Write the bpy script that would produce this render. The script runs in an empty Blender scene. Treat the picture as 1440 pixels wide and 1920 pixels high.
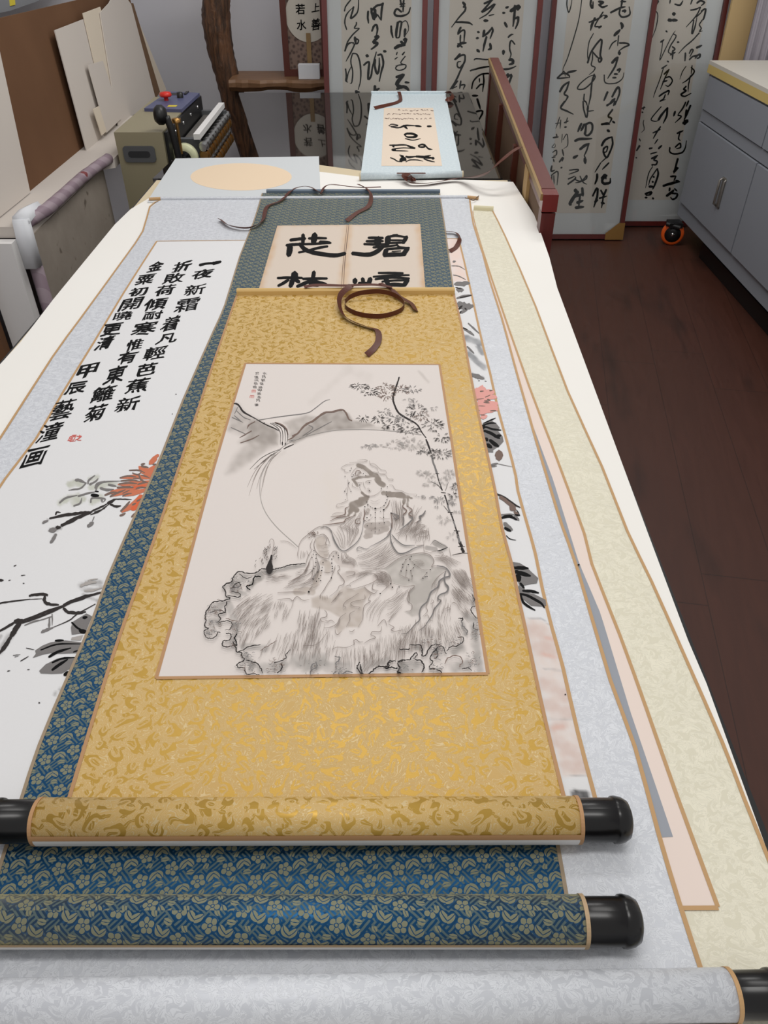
import bpy, bmesh, math, random
import numpy as np
from mathutils import Vector, Matrix
from mathutils.geometry import tessellate_polygon
random.seed(7); np.random.seed(7)
SC = bpy.context.scene
COL = SC.collection

# ------------------------------------------------------------------ camera
F = 1410.0                      # focal length in pixels of a 1440x1920 frame
CAMZ = 1.5
TH = math.radians(39.2)         # camera pitch below the horizon
ST, CT = math.sin(TH), math.cos(TH)
cd = bpy.data.cameras.new('camera'); cam = bpy.data.objects.new('camera', cd); COL.objects.link(cam)
cam.location = (0, 0, CAMZ); cam.rotation_euler = (math.pi/2 - TH, 0, 0)
cd.sensor_fit = 'VERTICAL'; cd.sensor_height = 24; cd.lens = 24*F/1920; cd.clip_start = 0.02
SC.camera = cam

# ------------------------------------------------------------------ world, lamps, exposure
w = bpy.data.worlds.new('world'); SC.world = w; w.use_nodes = True
w.node_tree.nodes['Background'].inputs[0].default_value = (1, .985, .97, 1)
w.node_tree.nodes['Background'].inputs[1].default_value = 0.58
def area(name, loc, rot, sx, sy, power, col=(1, .98, .955)):
    l = bpy.data.lights.new(name, 'AREA'); l.shape = 'RECTANGLE'; l.size = sx; l.size_y = sy
    l.energy = power; l.color = col
    o = bpy.data.objects.new(name, l); o.location = loc; o.rotation_euler = rot; COL.objects.link(o); return o
area('overhead_light', (-.15, 1.75, 2.75), (0, 0, 0), 1.3, .35, 10.5)
area('overhead_light', (.1, .35, 2.75), (0, 0, 0), 1.3, .3, 12)
area('overhead_light', (.45, 3.35, 2.75), (0, 0, 0), 1.3, .3, 22)  # added light to brighten the framed panels at the back, no known lamp there
SC.view_settings.view_transform = 'Standard'; SC.view_settings.look = 'None'
SC.view_settings.gamma = 1; SC.view_settings.use_curve_mapping = False
SC.view_settings.exposure = 0.0

# ------------------------------------------------------------------ pixel -> place helpers
def ray(px, py):
    a = (px-720)/F; b = (960-py)/F
    return Vector((a, CT + b*ST, -ST + b*CT))
TZ = .78                        # height of the covered table top
def P(px, py, z=TZ):            # on a level plane
    d = ray(px, py); t = (z-CAMZ)/d.z
    return Vector((d.x*t, d.y*t, z))
def PY(px, py, Y):              # on an upright plane facing us
    d = ray(px, py); t = Y/d.y
    return Vector((d.x*t, Y, CAMZ+d.z*t))
def PX(px, py, X, k=0, z0=0):   # on a side plane x = X + k*(z-z0)
    d = ray(px, py); t = (X + k*(CAMZ-z0))/(d.x - k*d.z)
    return Vector((d.x*t, d.y*t, CAMZ+d.z*t))
def level(z):
    return lambda px, py, off=0: P(px, py, z+off)

# ------------------------------------------------------------------ colour and materials
def lin(c):
    c = c/255
    return c/12.92 if c <= .04045 else ((c+.055)/1.055)**2.4
def C(r, g, b, k=1.0): return (lin(r)*k, lin(g)*k, lin(b)*k, 1)
def mat(name, col, rough=.6, metal=0, spec=.5, **kw):
    m = bpy.data.materials.new(name); m.use_nodes = True
    b = m.node_tree.nodes['Principled BSDF']
    b.inputs['Base Color'].default_value = col; b.inputs['Roughness'].default_value = rough
    b.inputs['Metallic'].default_value = metal; b.inputs['Specular IOR Level'].default_value = spec
    for k, v in kw.items(): b.inputs[k].default_value = v
    return m
class NG:                       # tiny expression builder on shader nodes
    def __init__(s, m): s.nt = m.node_tree; s.b = s.nt.nodes['Principled BSDF']
    def new(s, t): return s.nt.nodes.new(t)
    def put(s, sock, v):
        if isinstance(v, (int, float)): sock.default_value = v
        elif isinstance(v, tuple): sock.default_value = v
        else: s.nt.links.new(v, sock)
    def m(s, op, a, b=None, c=None):
        n = s.new('ShaderNodeMath'); n.operation = op
        for i, v in enumerate((a, b, c)):
            if v is not None: s.put(n.inputs[i], v)
        return n.outputs[0]
    def add(s, a, b): return s.m('ADD', a, b)
    def sub(s, a, b): return s.m('SUBTRACT', a, b)
    def mul(s, a, b): return s.m('MULTIPLY', a, b)
    def lt(s, a, b): return s.m('LESS_THAN', a, b)
    def mx(s, a, b): return s.m('MAXIMUM', a, b)
    def mn(s, a, b): return s.m('MINIMUM', a, b)
    def ss(s, v, lo, hi):       # smooth step
        n = s.new('ShaderNodeMapRange'); n.interpolation_type = 'SMOOTHSTEP'
        s.put(n.inputs[0], v); n.inputs[1].default_value = lo; n.inputs[2].default_value = hi
        return n.outputs[0]
    def xyz(s, v):
        n = s.new('ShaderNodeSeparateXYZ'); s.nt.links.new(v, n.inputs[0]); return n.outputs
    def vec(s, x, y, z=0.0):
        n = s.new('ShaderNodeCombineXYZ'); s.put(n.inputs[0], x); s.put(n.inputs[1], y); s.put(n.inputs[2], z); return n.outputs[0]
    def uv(s): return s.new('ShaderNodeUVMap').outputs[0]
    def obj(s): return s.new('ShaderNodeTexCoord').outputs['Object']
    def noise(s, v, scale, detail=2, rough=.5, dist=0, col=False):
        n = s.new('ShaderNodeTexNoise'); s.nt.links.new(v, n.inputs['Vector']); n.inputs['Scale'].default_value = scale
        n.inputs['Detail'].default_value = detail; n.inputs['Roughness'].default_value = rough; n.inputs['Distortion'].default_value = dist
        return n.outputs['Color' if col else 'Fac']
    def mapping(s, v, sc=(1, 1, 1), rot=(0, 0, 0), loc=(0, 0, 0)):
        n = s.new('ShaderNodeMapping'); s.nt.links.new(v, n.inputs[0]); n.inputs['Scale'].default_value = sc
        n.inputs['Rotation'].default_value = rot; n.inputs['Location'].default_value = loc; return n.outputs[0]
    def mix(s, f, a, b):
        n = s.new('ShaderNodeMix'); n.data_type = 'RGBA'; s.put(n.inputs[0], f); s.put(n.inputs[6], a); s.put(n.inputs[7], b); return n.outputs[2]
    def bump(s, h, strength=.3, dist=.001):
        n = s.new('ShaderNodeBump'); n.inputs['Strength'].default_value = strength; n.inputs['Distance'].default_value = dist
        s.nt.links.new(h, n.inputs['Height']); s.nt.links.new(n.outputs[0], s.b.inputs['Normal'])
    def out(s, name, v): s.put(s.b.inputs[name], v)
def cellco(g, x, y, w, h):      # half-drop lattice: local u, v and a random number per cell
    c = g.m('FLOOR', g.m('DIVIDE', x, w))
    y2 = g.add(y, g.mul(g.m('FLOORED_MODULO', c, 2.0), h/2))
    r = g.m('FLOOR', g.m('DIVIDE', y2, h))
    u = g.sub(x, g.mul(g.add(c, .5), w)); v = g.sub(y2, g.mul(g.add(r, .5), h))
    n = g.new('ShaderNodeTexWhiteNoise'); n.noise_dimensions = '2D'
    g.nt.links.new(g.vec(c, r), n.inputs[0])
    return u, v, n.outputs[0]
def rot2(g, u, v, ang):
    c, s_ = g.m('COSINE', ang), g.m('SINE', ang)
    return g.sub(g.mul(u, c), g.mul(v, s_)), g.add(g.mul(u, s_), g.mul(v, c))
def dist(g, u, v, ox=0.0, oy=0.0, sx=1.0, sy=1.0):
    a = g.m('DIVIDE', g.sub(u, ox), sx); b = g.m('DIVIDE', g.sub(v, oy), sy)
    return g.m('SQRT', g.add(g.mul(a, a), g.mul(b, b)))
def flower(g, u, v, R, n):
    r = dist(g, u, v); th = g.m('ARCTAN2', v, u)
    rad = g.mul(g.add(.66, g.mul(.34, g.m('ABSOLUTE', g.m('COSINE', g.mul(th, n/2))))), R)
    rad = g.mul(rad, 1.0)
    inside = g.lt(r, rad)
    sep = g.mul(g.lt(g.m('ABSOLUTE', g.m('COSINE', g.mul(th, n/2))), .22), g.m('GREATER_THAN', r, R*.22))
    ring = g.lt(g.m('ABSOLUTE', g.sub(r, R*.24)), R*.06)
    return g.mul(inside, g.sub(1.0, g.mx(sep, ring)))
def leaf(g, u, v, ox, oy, a, b, ang):
    c, s_ = math.cos(ang), math.sin(ang)
    du, dv = g.sub(u, ox), g.sub(v, oy)
    x = g.add(g.mul(du, c), g.mul(dv, s_)); y = g.sub(g.mul(dv, c), g.mul(du, s_))
    y = g.add(y, g.mul(g.mul(x, x), 30.0))
    d = dist(g, x, y, 0, 0, a, b)
    vein = g.lt(g.m('ABSOLUTE', y), b*.13)
    return g.mul(g.lt(d, 1.0), g.sub(1.0, vein))
def damask(name, base, motif, line, cell=.027, metal=0, rough_b=.6, rough_m=.4, bump=.35, motif_mix=1.0, spec=.4, grain=0.0):
    m = mat(name, base, rough_b, 0, spec); g = NG(m); uv = g.uv()
    nz = g.noise(uv, 1.3/cell, 1, col=True); nx = g.xyz(nz); p = g.xyz(uv)
    x = g.add(p[0], g.mul(g.sub(nx[0], .5), cell*.65)); y = g.add(p[1], g.mul(g.sub(nx[1], .5), cell*.65))
    nb = g.xyz(g.noise(uv, .45/cell, 0, col=True)); x = g.add(x, g.mul(g.sub(nb[0], .5), cell*1.6)); y = g.add(y, g.mul(g.sub(nb[1], .5), cell*1.6))
    u, v, rnd = cellco(g, x, y, cell, cell*1.1)
    u, v = rot2(g, u, v, g.mul(rnd, 6.283))
    R = cell*.34
    d1 = dist(g, u, v, 0, 0); d2 = dist(g, u, v, R*.42, R*.25)
    cres = g.mul(g.lt(d1, R), g.m('GREATER_THAN', d2, R*.72))
    bud = leaf(g, u, v, R*.45, R*.3, R*.5, R*.27, .8)
    tail = leaf(g, u, v, -R*1.15, -R*.75, R*.75, R*.24, .9)
    tail2 = leaf(g, u, v, R*1.25, -R*.65, R*.6, R*.24, -.7)
    mo = g.mx(g.mx(cres, bud), g.mx(tail, tail2))
    # curling outline threads
    n2 = g.noise(g.vec(x, y), 2.1/cell, 0.5, .4, 1.4)
    ln = g.lt(g.m('ABSOLUTE', g.sub(g.m('FRACT', g.mul(n2, 9.0)), .5)), .11)
    ln = g.mul(ln, g.sub(1.0, mo))
    weave = g.m('FRACT', g.mul(p[1], 900.0))
    c = g.mix(g.mul(mo, motif_mix), base, motif); c = g.mix(g.mul(ln, .9), c, line)
    if grain: c = g.mix(g.mul(g.noise(uv, 700, 1), grain), c, line)
    g.out('Base Color', c)
    if metal: g.out('Metallic', g.mul(g.mx(mo, g.mul(ln, .6)), metal))
    g.out('Roughness', g.add(rough_b, g.mul(mo, rough_m-rough_b)))
    g.bump(g.add(g.mx(mo, ln), g.mul(weave, .12)), bump, .0006)
    return m
def fret_brocade(name, blue, thread, flow):
    m = mat(name, blue, .5, 0, .15); g = NG(m); uv = g.mapping(g.uv(), (1.15, 1.15, 1.15)); p = g.xyz(uv)
    nx = g.xyz(g.noise(uv, 70, 1, col=True))
    x = g.add(p[0], g.mul(g.sub(nx[0], .5), .003)); y = g.add(p[1], g.mul(g.sub(nx[1], .5), .003))
    a = g.mul(g.add(x, y), .7071); b = g.mul(g.sub(x, y), .7071); pt = .0044
    ch = g.m('FLOORED_MODULO', g.add(g.m('FLOOR', g.m('DIVIDE', a, pt*3.5)), g.m('FLOOR', g.m('DIVIDE', b, pt*3.5))), 2.0)
    sa = g.lt(g.m('FRACT', g.m('DIVIDE', a, pt)), .47); sb = g.lt(g.m('FRACT', g.m('DIVIDE', b, pt)), .47)
    fr = g.add(g.mul(ch, sa), g.mul(g.sub(1.0, ch), sb))
    u, v, rnd = cellco(g, x, y, .031, .027)
    u2, v2 = rot2(g, u, v, g.mul(rnd, 6.283))
    fl = flower(g, u2, v2, .0078, 5)
    lf = g.mx(leaf(g, u, v, .0125, .0055, .0062, .0036, .9), leaf(g, u, v, -.0125, -.006, .0062, .0034, -.5))
    lf = g.mx(lf, leaf(g, u, v, -.010, .0105, .0045, .0028, .2))
    lf = g.mx(lf, leaf(g, u, v, .006, -.0115, .0042, .0026, 1.2))
    halo = g.mx(g.lt(dist(g, u, v), .0088), g.mx(g.lt(dist(g, u, v, .0125, .0055), .0062), g.lt(dist(g, u, v, -.0125, -.006), .006)))
    mo = g.mx(fl, lf)
    c = g.mix(g.mul(g.mul(fr, g.sub(1.0, halo)), .85), blue, thread); c = g.mix(mo, c, flow)
    g.out('Base Color', c); g.out('Roughness', g.add(.36, g.mul(g.mx(mo, fr), .34)))
    g.out('Metallic', g.mul(g.sub(1.0, g.mx(mo, fr)), .6))
    g.out('Sheen Weight', 1.0); g.out('Sheen Tint', C(158, 146, 100)); g.out('Sheen Roughness', .4)
    g.bump(g.mx(mo, g.mul(fr, .6)), .3, .0005)
    return m

# ------------------------------------------------------------------ mesh building
class MB:
    def __init__(s): s.v = []; s.f = []; s.mi = []; s.uv = []; s.col = []; s.sm = []
    def add(s, vs, fs, m=0, uv=None, col=None, smooth=False):
        o = len(s.v); s.v += [tuple(q) for q in vs]
        s.uv += uv if uv is not None else [(q[0], q[1]) for q in vs]
        s.col += col if col is not None else [(1, 1, 1)]*len(vs)
        for f in fs: s.f.append(tuple(i+o for i in f)); s.mi.append(m); s.sm.append(smooth)
    def box(s, a, b, m=0, M=None):
        x0, y0, z0 = a; x1, y1, z1 = b
        vs = [Vector(q) for q in ((x0,y0,z0),(x1,y0,z0),(x1,y1,z0),(x0,y1,z0),(x0,y0,z1),(x1,y0,z1),(x1,y1,z1),(x0,y1,z1))]
        if M is not None: vs = [M @ q for q in vs]
        s.add(vs, [(3,2,1,0),(4,5,6,7),(0,1,5,4),(1,2,6,5),(2,3,7,6),(3,0,4,7)], m)
    def prism(s, top, down, m=0, side=None):     # top polygon, extruded by the vector 'down'
        top = [Vector(q) for q in top]; n = len(top); down = Vector(down)
        tr = [tuple(t) for t in tessellate_polygon([top])]
        area2 = sum((top[i].cross(top[(i+1) % n]) for i in range(n)), Vector())
        out = []
        for t in tr:
            nn = (top[t[1]]-top[t[0]]).cross(top[t[2]]-top[t[0]])
            out.append(t if nn.dot(down) < 0 else (t[0], t[2], t[1]))
        fl = area2.dot(down) < 0
        bot = [q+down for q in top]
        fs = out + [tuple(i+n for i in reversed(t)) for t in out]
        s.add(top+bot, fs, m)
        sd = []
        for i in range(n):
            j = (i+1) % n
            sd.append((j, i, i+n, j+n) if fl else (i, j, j+n, i+n))
        s.add(top+bot, sd, m if side is None else side)
    def lathe(s, p0, p1, prof, n=28, m=0, smooth=True, uvlen=None):   # prof: (distance along, radius)
        p0 = Vector(p0); ax = (Vector(p1)-p0).normalized()
        a = ax.orthogonal().normalized() if abs(ax.x) < .9 else Vector((0, 0, 1)); a = (a - ax*a.dot(ax)).normalized(); b = ax.cross(a)
        vs = []; uv = []; fs = []
        for (t, r) in prof:
            for k in range(n+1):
                an = 2*math.pi*k/n
                vs.append(p0+ax*t+(a*math.cos(an)+b*math.sin(an))*r); uv.append((p0.x+t, an*max(r, .004)))
        for i in range(len(prof)-1):
            for k in range(n):
                q = i*(n+1)+k
                fs.append((q, q+n+1, q+n+2, q+1))
        s.add(vs, fs, m, uv, smooth=smooth)
    def cyl(s, p0, p1, r, n=20, m=0, r1=None, cap=True):
        L = (Vector(p1)-Vector(p0)).length; r1 = r if r1 is None else r1
        s.lathe(p0, p1, [(0, r), (L, r1)], n, m)
        if cap: s.lathe(p0, p1, [(0, 0.00001), (0, r)], n, m, False); s.lathe(p0, p1, [(L, r1), (L, 0.00001)], n, m, False)
    def tube(s, path, rad, n=14, m=0, rough=0, cap=True):
        path = [Vector(q) for q in path]; vs = []; fs = []; uv = []
        N = len(path); up = Vector((0, 1, .01)).normalized(); acc = 0
        for i, q in enumerate(path):
            t = (path[min(i+1, N-1)]-path[max(i-1, 0)]).normalized()
            if abs(t.dot(up)) > .95: up = Vector((1, 0, 0))
            a = (up - t*up.dot(t)).normalized(); b = t.cross(a); r = rad[i] if isinstance(rad, (list, tuple)) else rad
            if i: acc += (q-path[i-1]).length
            for k in range(n):
                an = 2*math.pi*k/n
                rr = r*(1+rough*(random.random()-.5))
                vs.append(q+(a*math.cos(an)+b*math.sin(an))*rr); uv.append((an*r, acc))
        for i in range(N-1):
            for k in range(n):
                k2 = (k+1) % n
                fs.append((i*n+k, i*n+k2, (i+1)*n+k2, (i+1)*n+k))
        if cap: fs.append(tuple(range(n))[::-1]); fs.append(tuple((N-1)*n+k for k in range(n)))
        s.add(vs, fs, m, uv, smooth=True)
    def strip(s, path, wid, tw, thick=.0007, m=0, taper=True):   # ribbon: tw 0 = lies flat, 1 = stands on edge
        path = [Vector(q) for q in path]; N = len(path); vs = []; fs = []
        for i, q in enumerate(path):
            t = (path[min(i+1, N-1)]-path[max(i-1, 0)]).normalized()
            up = Vector((0, 0, 1)); side = t.cross(up); side = side.normalized() if side.length > 1e-4 else Vector((1, 0, 0))
            nrm = side.cross(t).normalized(); an = tw[i]*math.pi/2
            wv = side*math.cos(an)+nrm*math.sin(an); nv = nrm*math.cos(an)-side*math.sin(an)
            h = wid/2; lift = nrm*math.sin(an)*h
            vs += [q+lift-wv*h+nv*thick, q+lift+wv*h+nv*thick, q+lift+wv*h, q+lift-wv*h]
        for i in range(N-1):
            o = i*4
            for a, b in ((0, 1), (1, 2), (2, 3), (3, 0)): fs.append((o+a, o+b, o+b+4, o+a+4))
        fs.append((3, 2, 1, 0)); fs.append((N*4-4, N*4-3, N*4-2, N*4-1))
        s.add(vs, fs, m, smooth=False)
    def build(s, name, mats, parent=None, smooth=None):
        me = bpy.data.meshes.new(name)
        org = parent_world(parent)
        me.from_pydata([(q[0]-org.x, q[1]-org.y, q[2]-org.z) for q in s.v], [], s.f)
        if not isinstance(mats, (list, tuple)): mats = [mats]
        for m in mats: me.materials.append(m)
        me.polygons.foreach_set('material_index', s.mi)
        me.polygons.foreach_set('use_smooth', s.sm if smooth is None else [smooth]*len(s.f))
        ul = me.uv_layers.new(name='UVMap'); idx = np.empty(len(me.loops), dtype=np.int32); me.loops.foreach_get('vertex_index', idx)
        ul.data.foreach_set('uv', np.array(s.uv, dtype=np.float32)[idx].ravel())
        if any(c != (1, 1, 1) for c in s.col[:4000]) or getattr(s, 'usecol', False):
            ca = me.color_attributes.new('tone', 'FLOAT_COLOR', 'POINT')
            ca.data.foreach_set('color', np.hstack([np.array(s.col, dtype=np.float32), np.ones((len(s.col), 1), dtype=np.float32)]).ravel())
        me.validate(); me.update()
        o = bpy.data.objects.new(name, me); COL.objects.link(o)
        if parent is not None: o.parent = parent
        return o
def parent_world(o):
    v = Vector((0, 0, 0))
    while o is not None: v = v + Vector(o.location); o = o.parent
    return v
def thing(name, loc, label, cat, group=None):
    o = bpy.data.objects.new(name, None); o.location = loc; o.empty_display_size = .05; COL.objects.link(o)
    return tag(o, label, cat, group)
def tag(o, label, cat, group=None):
    o['label'] = label; o['category'] = cat
    if group: o['group'] = group
    return o
def struct(o): o['kind'] = 'structure'; return o
def spline(pts, n=5):           # Catmull-Rom through pts (any tuple length)
    pts = [np.array(p, dtype=float) for p in pts]
    if len(pts) < 3 or n < 2:
        if len(pts) == 2: return [tuple(pts[0]*(1-k/4)+pts[1]*k/4) for k in range(5)]
        return [tuple(p) for p in pts]
    q = [2*pts[0]-pts[1]]+pts+[2*pts[-1]-pts[-2]]; out = []
    for i in range(1, len(q)-2):
        a, b, c, d = q[i-1], q[i], q[i+1], q[i+2]
        for k in range(n):
            t = k/n
            out.append(tuple(.5*(2*b+(c-a)*t+(2*a-5*b+4*c-d)*t*t+(3*b-a-3*c+d)*t**3)))
    out.append(tuple(pts[-1])); return out

# ------------------------------------------------------------------ brush strokes on a sheet
class Ink:
    def __init__(s, mb, fn): s.mb = mb; s.fn = fn; s.k = 0
    def stroke(s, pts, w, m, tp=(.75, 1.0, .45), jit=.10, n=4, off=.0004):
        c = spline(pts, n); N = len(c); s.k += 1; z = off+s.k*1.5e-6
        L = []; R = []
        for i, (x, y) in enumerate(c):
            x0, y0 = c[max(i-1, 0)]; x1, y1 = c[min(i+1, N-1)]
            dx, dy = x1-x0, y1-y0; l = math.hypot(dx, dy) or 1; nx, ny = -dy/l, dx/l
            t = i/(N-1) if N > 1 else 0
            k = tp[0]+(tp[1]-tp[0])*min(1, t/.3) if t < .5 else tp[2]+(tp[1]-tp[2])*min(1, (1-t)/.35)
            h = w*.5*k
            L.append((x+nx*h*(1+jit*random.uniform(-1, 1)), y+ny*h*(1+jit*random.uniform(-1, 1))))
            R.append((x-nx*h*(1+jit*random.uniform(-1, 1)), y-ny*h*(1+jit*random.uniform(-1, 1))))
        # rounded ends
        def cap(i, j):
            x, y = c[i]; x2, y2 = c[j]; l = math.hypot(x-x2, y-y2) or 1
            k = tp[0] if i == 0 else tp[2]
            return (x+(x-x2)/l*w*.4*k, y+(y-y2)/l*w*.4*k)
        a, b = cap(0, 1), cap(N-1, N-2)
        vs = [s.fn(*q, z) for q in [a]+L+R+[b]]
        fs = [(0, 1, N+1)]+[(1+i, 2+i, N+2+i, N+1+i) for i in range(N-1)]+[(N, 2*N+1, 2*N)]
        s.mb.add(vs, fs, m)
    def batch(s, ox, oy, sc, m, data, **k):
        for d in data: s.stroke([(ox+d[i]/sc, oy+d[i+1]/sc) for i in range(1, len(d), 2)], d[0]/sc, m, **k)
    def poly(s, pts, m, off=.0004):
        s.k += 1; z = off+s.k*1.5e-6
        v3 = [Vector((p[0], p[1], 0)) for p in pts]
        s.mb.add([s.fn(p[0], p[1], z) for p in pts], [tuple(t) for t in tessellate_polygon([v3])], m)
    def dot(s, x, y, r, m, off=.0004): s.poly([(x+r*math.cos(a)*(1+.15*random.uniform(-1, 1)), y+r*.8*math.sin(a)*(1+.15*random.uniform(-1, 1))) for a in [k*.785 for k in range(8)]], m, off)
    def glyph(s, ch, cx, cy, w, h, m, lean=0.0, rise=.12, jit=.012, bold=.012, off=.0004):
        vs, fs = glyph_mesh(ch, bold); s.k += 1; z = off+s.k*1.5e-6
        ph = random.uniform(0, 6.28); out = []
        for (u, v) in vs:
            u2 = u+jit*random.uniform(-1, 1)+.03*math.sin(3*v+ph); v2 = v+jit*random.uniform(-1, 1)+.03*math.sin(3*u+ph)
            x = cx+u2*w-lean*(-v2)*h; y = cy-v2*h-rise*u2*h
            out.append(s.fn(x, y, z))
        s.mb.add(out, fs, m)
_gc = {}
def glyph_mesh(ch, bold):
    if (ch, bold) in _gc: return _gc[(ch, bold)]
    cu = bpy.data.curves.new('t', 'FONT'); cu.body = ch; cu.size = 1; cu.resolution_u = 2; cu.fill_mode = 'FRONT'; cu.offset = bold
    o = bpy.data.objects.new('t', cu); COL.objects.link(o)
    dg = bpy.context.evaluated_depsgraph_get(); me = o.evaluated_get(dg).to_mesh()
    v = [(q.co.x, q.co.y) for q in me.vertices]; f = [tuple(p.vertices) for p in me.polygons]
    o.evaluated_get(dg).to_mesh_clear(); bpy.data.objects.remove(o); bpy.data.curves.remove(cu)
    x0, x1 = min(q[0] for q in v), max(q[0] for q in v); y0, y1 = min(q[1] for q in v), max(q[1] for q in v)
    w_, h_ = max(x1-x0, 1e-3), max(y1-y0, 1e-3)
    v = [((a-x0)/w_-.5, (b-y0)/h_-.5) for a, b in v]
    _gc[(ch, bold)] = (v, f); return v, f

# ------------------------------------------------------------------ sheets with traced edges
def poly_at(pts, s):            # point at fraction s of the polyline's y range
    y = pts[0][1]+(pts[-1][1]-pts[0][1])*s
    for a, b in zip(pts[:-1], pts[1:]):
        if (a[1]-y)*(b[1]-y) <= 0 and a[1] != b[1]:
            t = (y-a[1])/(b[1]-a[1]); return (a[0]+(b[0]-a[0])*t, y)
    return pts[-1]
def sheet(mb, fn, left, right, ny=40, nx=1, m=0, thick=.0006, colfn=None, grid_y=None):
    """paper or cloth lying flat between two traced edges"""
    rows = []
    for j in range(ny+1):
        a, b = poly_at(left, j/ny), poly_at(right, j/ny)
        rows.append([(a[0]+(b[0]-a[0])*i/nx, a[1]+(b[1]-a[1])*i/nx) for i in range(nx+1)])
    px = [q for r in rows for q in r]
    vs = [fn(x, y, 0) for x, y in px]
    col = None
    if colfn is not None: col = [tuple(c) for c in colfn(np.array(px))]; mb.usecol = True
    fs = [(j*(nx+1)+i, (j+1)*(nx+1)+i, (j+1)*(nx+1)+i+1, j*(nx+1)+i+1) for j in range(ny) for i in range(nx)]
    mb.add(vs, fs, m, col=col)
    # underside and rim
    rim = [rows[0][0], rows[0][-1]]
    E = [r[0] for r in rows]+[r[-1] for r in reversed(rows)]
    top = [fn(x, y, 0) for x, y in E]; bot = [fn(x, y, -thick) for x, y in E]; n = len(E)
    c2 = None if colfn is None else [tuple(c) for c in colfn(np.array(E))]*2
    mb.add(top+bot, [(i, (i+1) % n, (i+1) % n+n, i+n) for i in range(n)], m, col=c2)
def edge_strip(mb, fn, pts, w, m=0, off=.0006, n=2):   # narrow border along a traced edge; w in metres
    c = [fn(x, y, off) for x, y in (spline(pts, n) if n > 1 else pts)]
    vs = []; fs = []
    for i, q in enumerate(c):
        t = c[min(i+1, len(c)-1)]-c[max(i-1, 0)]; t.normalize(); sd = Vector((-t.y, t.x, 0))*w/2
        vs += [q+sd, q-sd]
    for i in range(len(c)-1): fs.append((2*i, 2*i+1, 2*i+3, 2*i+2))
    mb.add(vs, fs, m)
class Wash:                     # soft pigment on paper, evaluated per grid vertex
    def __init__(s, paper): s.paper = np.array(paper[:3]); s.ops = []
    def line(s, pts, w, col, k=.8, soft=.6): s.ops.append(('l', np.array(pts, float), w/2, np.array(col[:3]), k, soft))
    def batch(s, ox, oy, sc, col, data, k=.8, soft=.6):
        for d in data: s.line([(ox+d[i]/sc, oy+d[i+1]/sc) for i in range(1, len(d), 2)], d[0]/sc, col, k, soft)
    def poly(s, pts, col, k=.8, edge=3): s.ops.append(('p', np.array(pts, float), edge, np.array(col[:3]), k, 0))
    def polyb(s, ox, oy, sc, pts, col, k=.8, edge=3): s.poly([(ox+pts[i]/sc, oy+pts[i+1]/sc) for i in range(0, len(pts), 2)], col, k, edge)
    @staticmethod
    def seg(p, a, b):
        ab = b-a; t = np.clip(((p-a)@ab)/max(ab@ab, 1e-9), 0, 1)
        return np.linalg.norm(p-(a+t[:, None]*ab), axis=1)
    def __call__(s, p):
        c = np.tile(s.paper, (len(p), 1))
        nz = (np.sin(p[:, 0]*.31+1.3*np.sin(p[:, 1]*.17))+np.sin(p[:, 1]*.37+1.1*np.sin(p[:, 0]*.23+1))+np.sin((p[:, 0]+p[:, 1])*.11))/3
        for kind, q, r, col, k, soft in s.ops:
            lo, hi = q.min(0)-abs(r)*2-6, q.max(0)+abs(r)*2+6
            I = np.where(((p > lo) & (p < hi)).all(1))[0]
            if not len(I): continue
            pp = p[I]
            d = np.min([s.seg(pp, q[i], q[i+1]) for i in range(len(q)-1)], axis=0)
            if kind == 'l':
                a = np.clip((r*(1+.12*nz[I])-d)/(max(r*soft, 1e-6)), 0, 1)
            else:
                ins = np.zeros(len(pp), bool); n = len(q)
                d = np.minimum(d, s.seg(pp, q[-1], q[0]))
                for i in range(n):
                    a0, b0 = q[i], q[(i+1) % n]
                    cr = ((a0[1] > pp[:, 1]) != (b0[1] > pp[:, 1]))
                    with np.errstate(all='ignore'):
                        xx = (b0[0]-a0[0])*(pp[:, 1]-a0[1])/(b0[1]-a0[1]+1e-12)+a0[0]
                    ins ^= cr & (pp[:, 0] < xx)
                a = np.clip(np.where(ins, .5+d/(2*r), .5-d/(2*r)), 0, 1)
            a = a*a*(3-2*a)*k*(1+.25*nz[I]); a = np.clip(a, 0, 1)[:, None]
            c[I] = c[I]*(1-a)+col*a
        return c
# ================================================================== materials
GOLD = damask('gold_damask', C(198, 164, 100), C(184, 147, 64), C(210, 188, 142), .020, .38, .55, .36, .4)
GOLDROD = mat('gold_rod_cloth', C(206, 172, 108), .5, .05)
SILVER = damask('silver_damask', C(216, 219, 224), C(200, 203, 209), C(196, 199, 205), .017, .12, .5, .42, .55, .9, .45, .15)
IVORY = damask('ivory_damask', C(227, 222, 202), C(213, 208, 187), C(214, 210, 191), .018, .05, .6, .5, .5, .9, .35, .1)
BLUE = fret_brocade('blue_fret_brocade', C(22, 70, 108), C(88, 104, 102), C(126, 127, 106))
SKY = damask('pale_blue_damask', C(202, 214, 219), C(210, 221, 225), C(194, 207, 213), .016, .05, .6, .5, .3)
TAN = mat('tan_edging', C(184, 146, 100), .6)
TAN2 = mat('brown_edging', C(176, 134, 92), .6)
WHITE = mat('white_backing', C(226, 224, 222), .7)
BLACKWOOD = mat('black_lacquer', C(13, 12, 13), .25, 0, .4)
RIBBON = mat('brown_satin', C(84, 40, 26), .42, 0, .35)
def paper(name):
    m = mat(name, (1, 1, 1, 1), .75, 0, .25); g = NG(m)
    a = g.new('ShaderNodeAttribute'); a.attribute_name = 'tone'
    n = g.noise(g.uv(), 260, 3); g.out('Base Color', g.mix(g.mul(n, .07), a.outputs['Color'], C(180, 172, 160)))
    g.bump(n, .08, .0004); return m
PAPER = paper('painting_paper')
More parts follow.
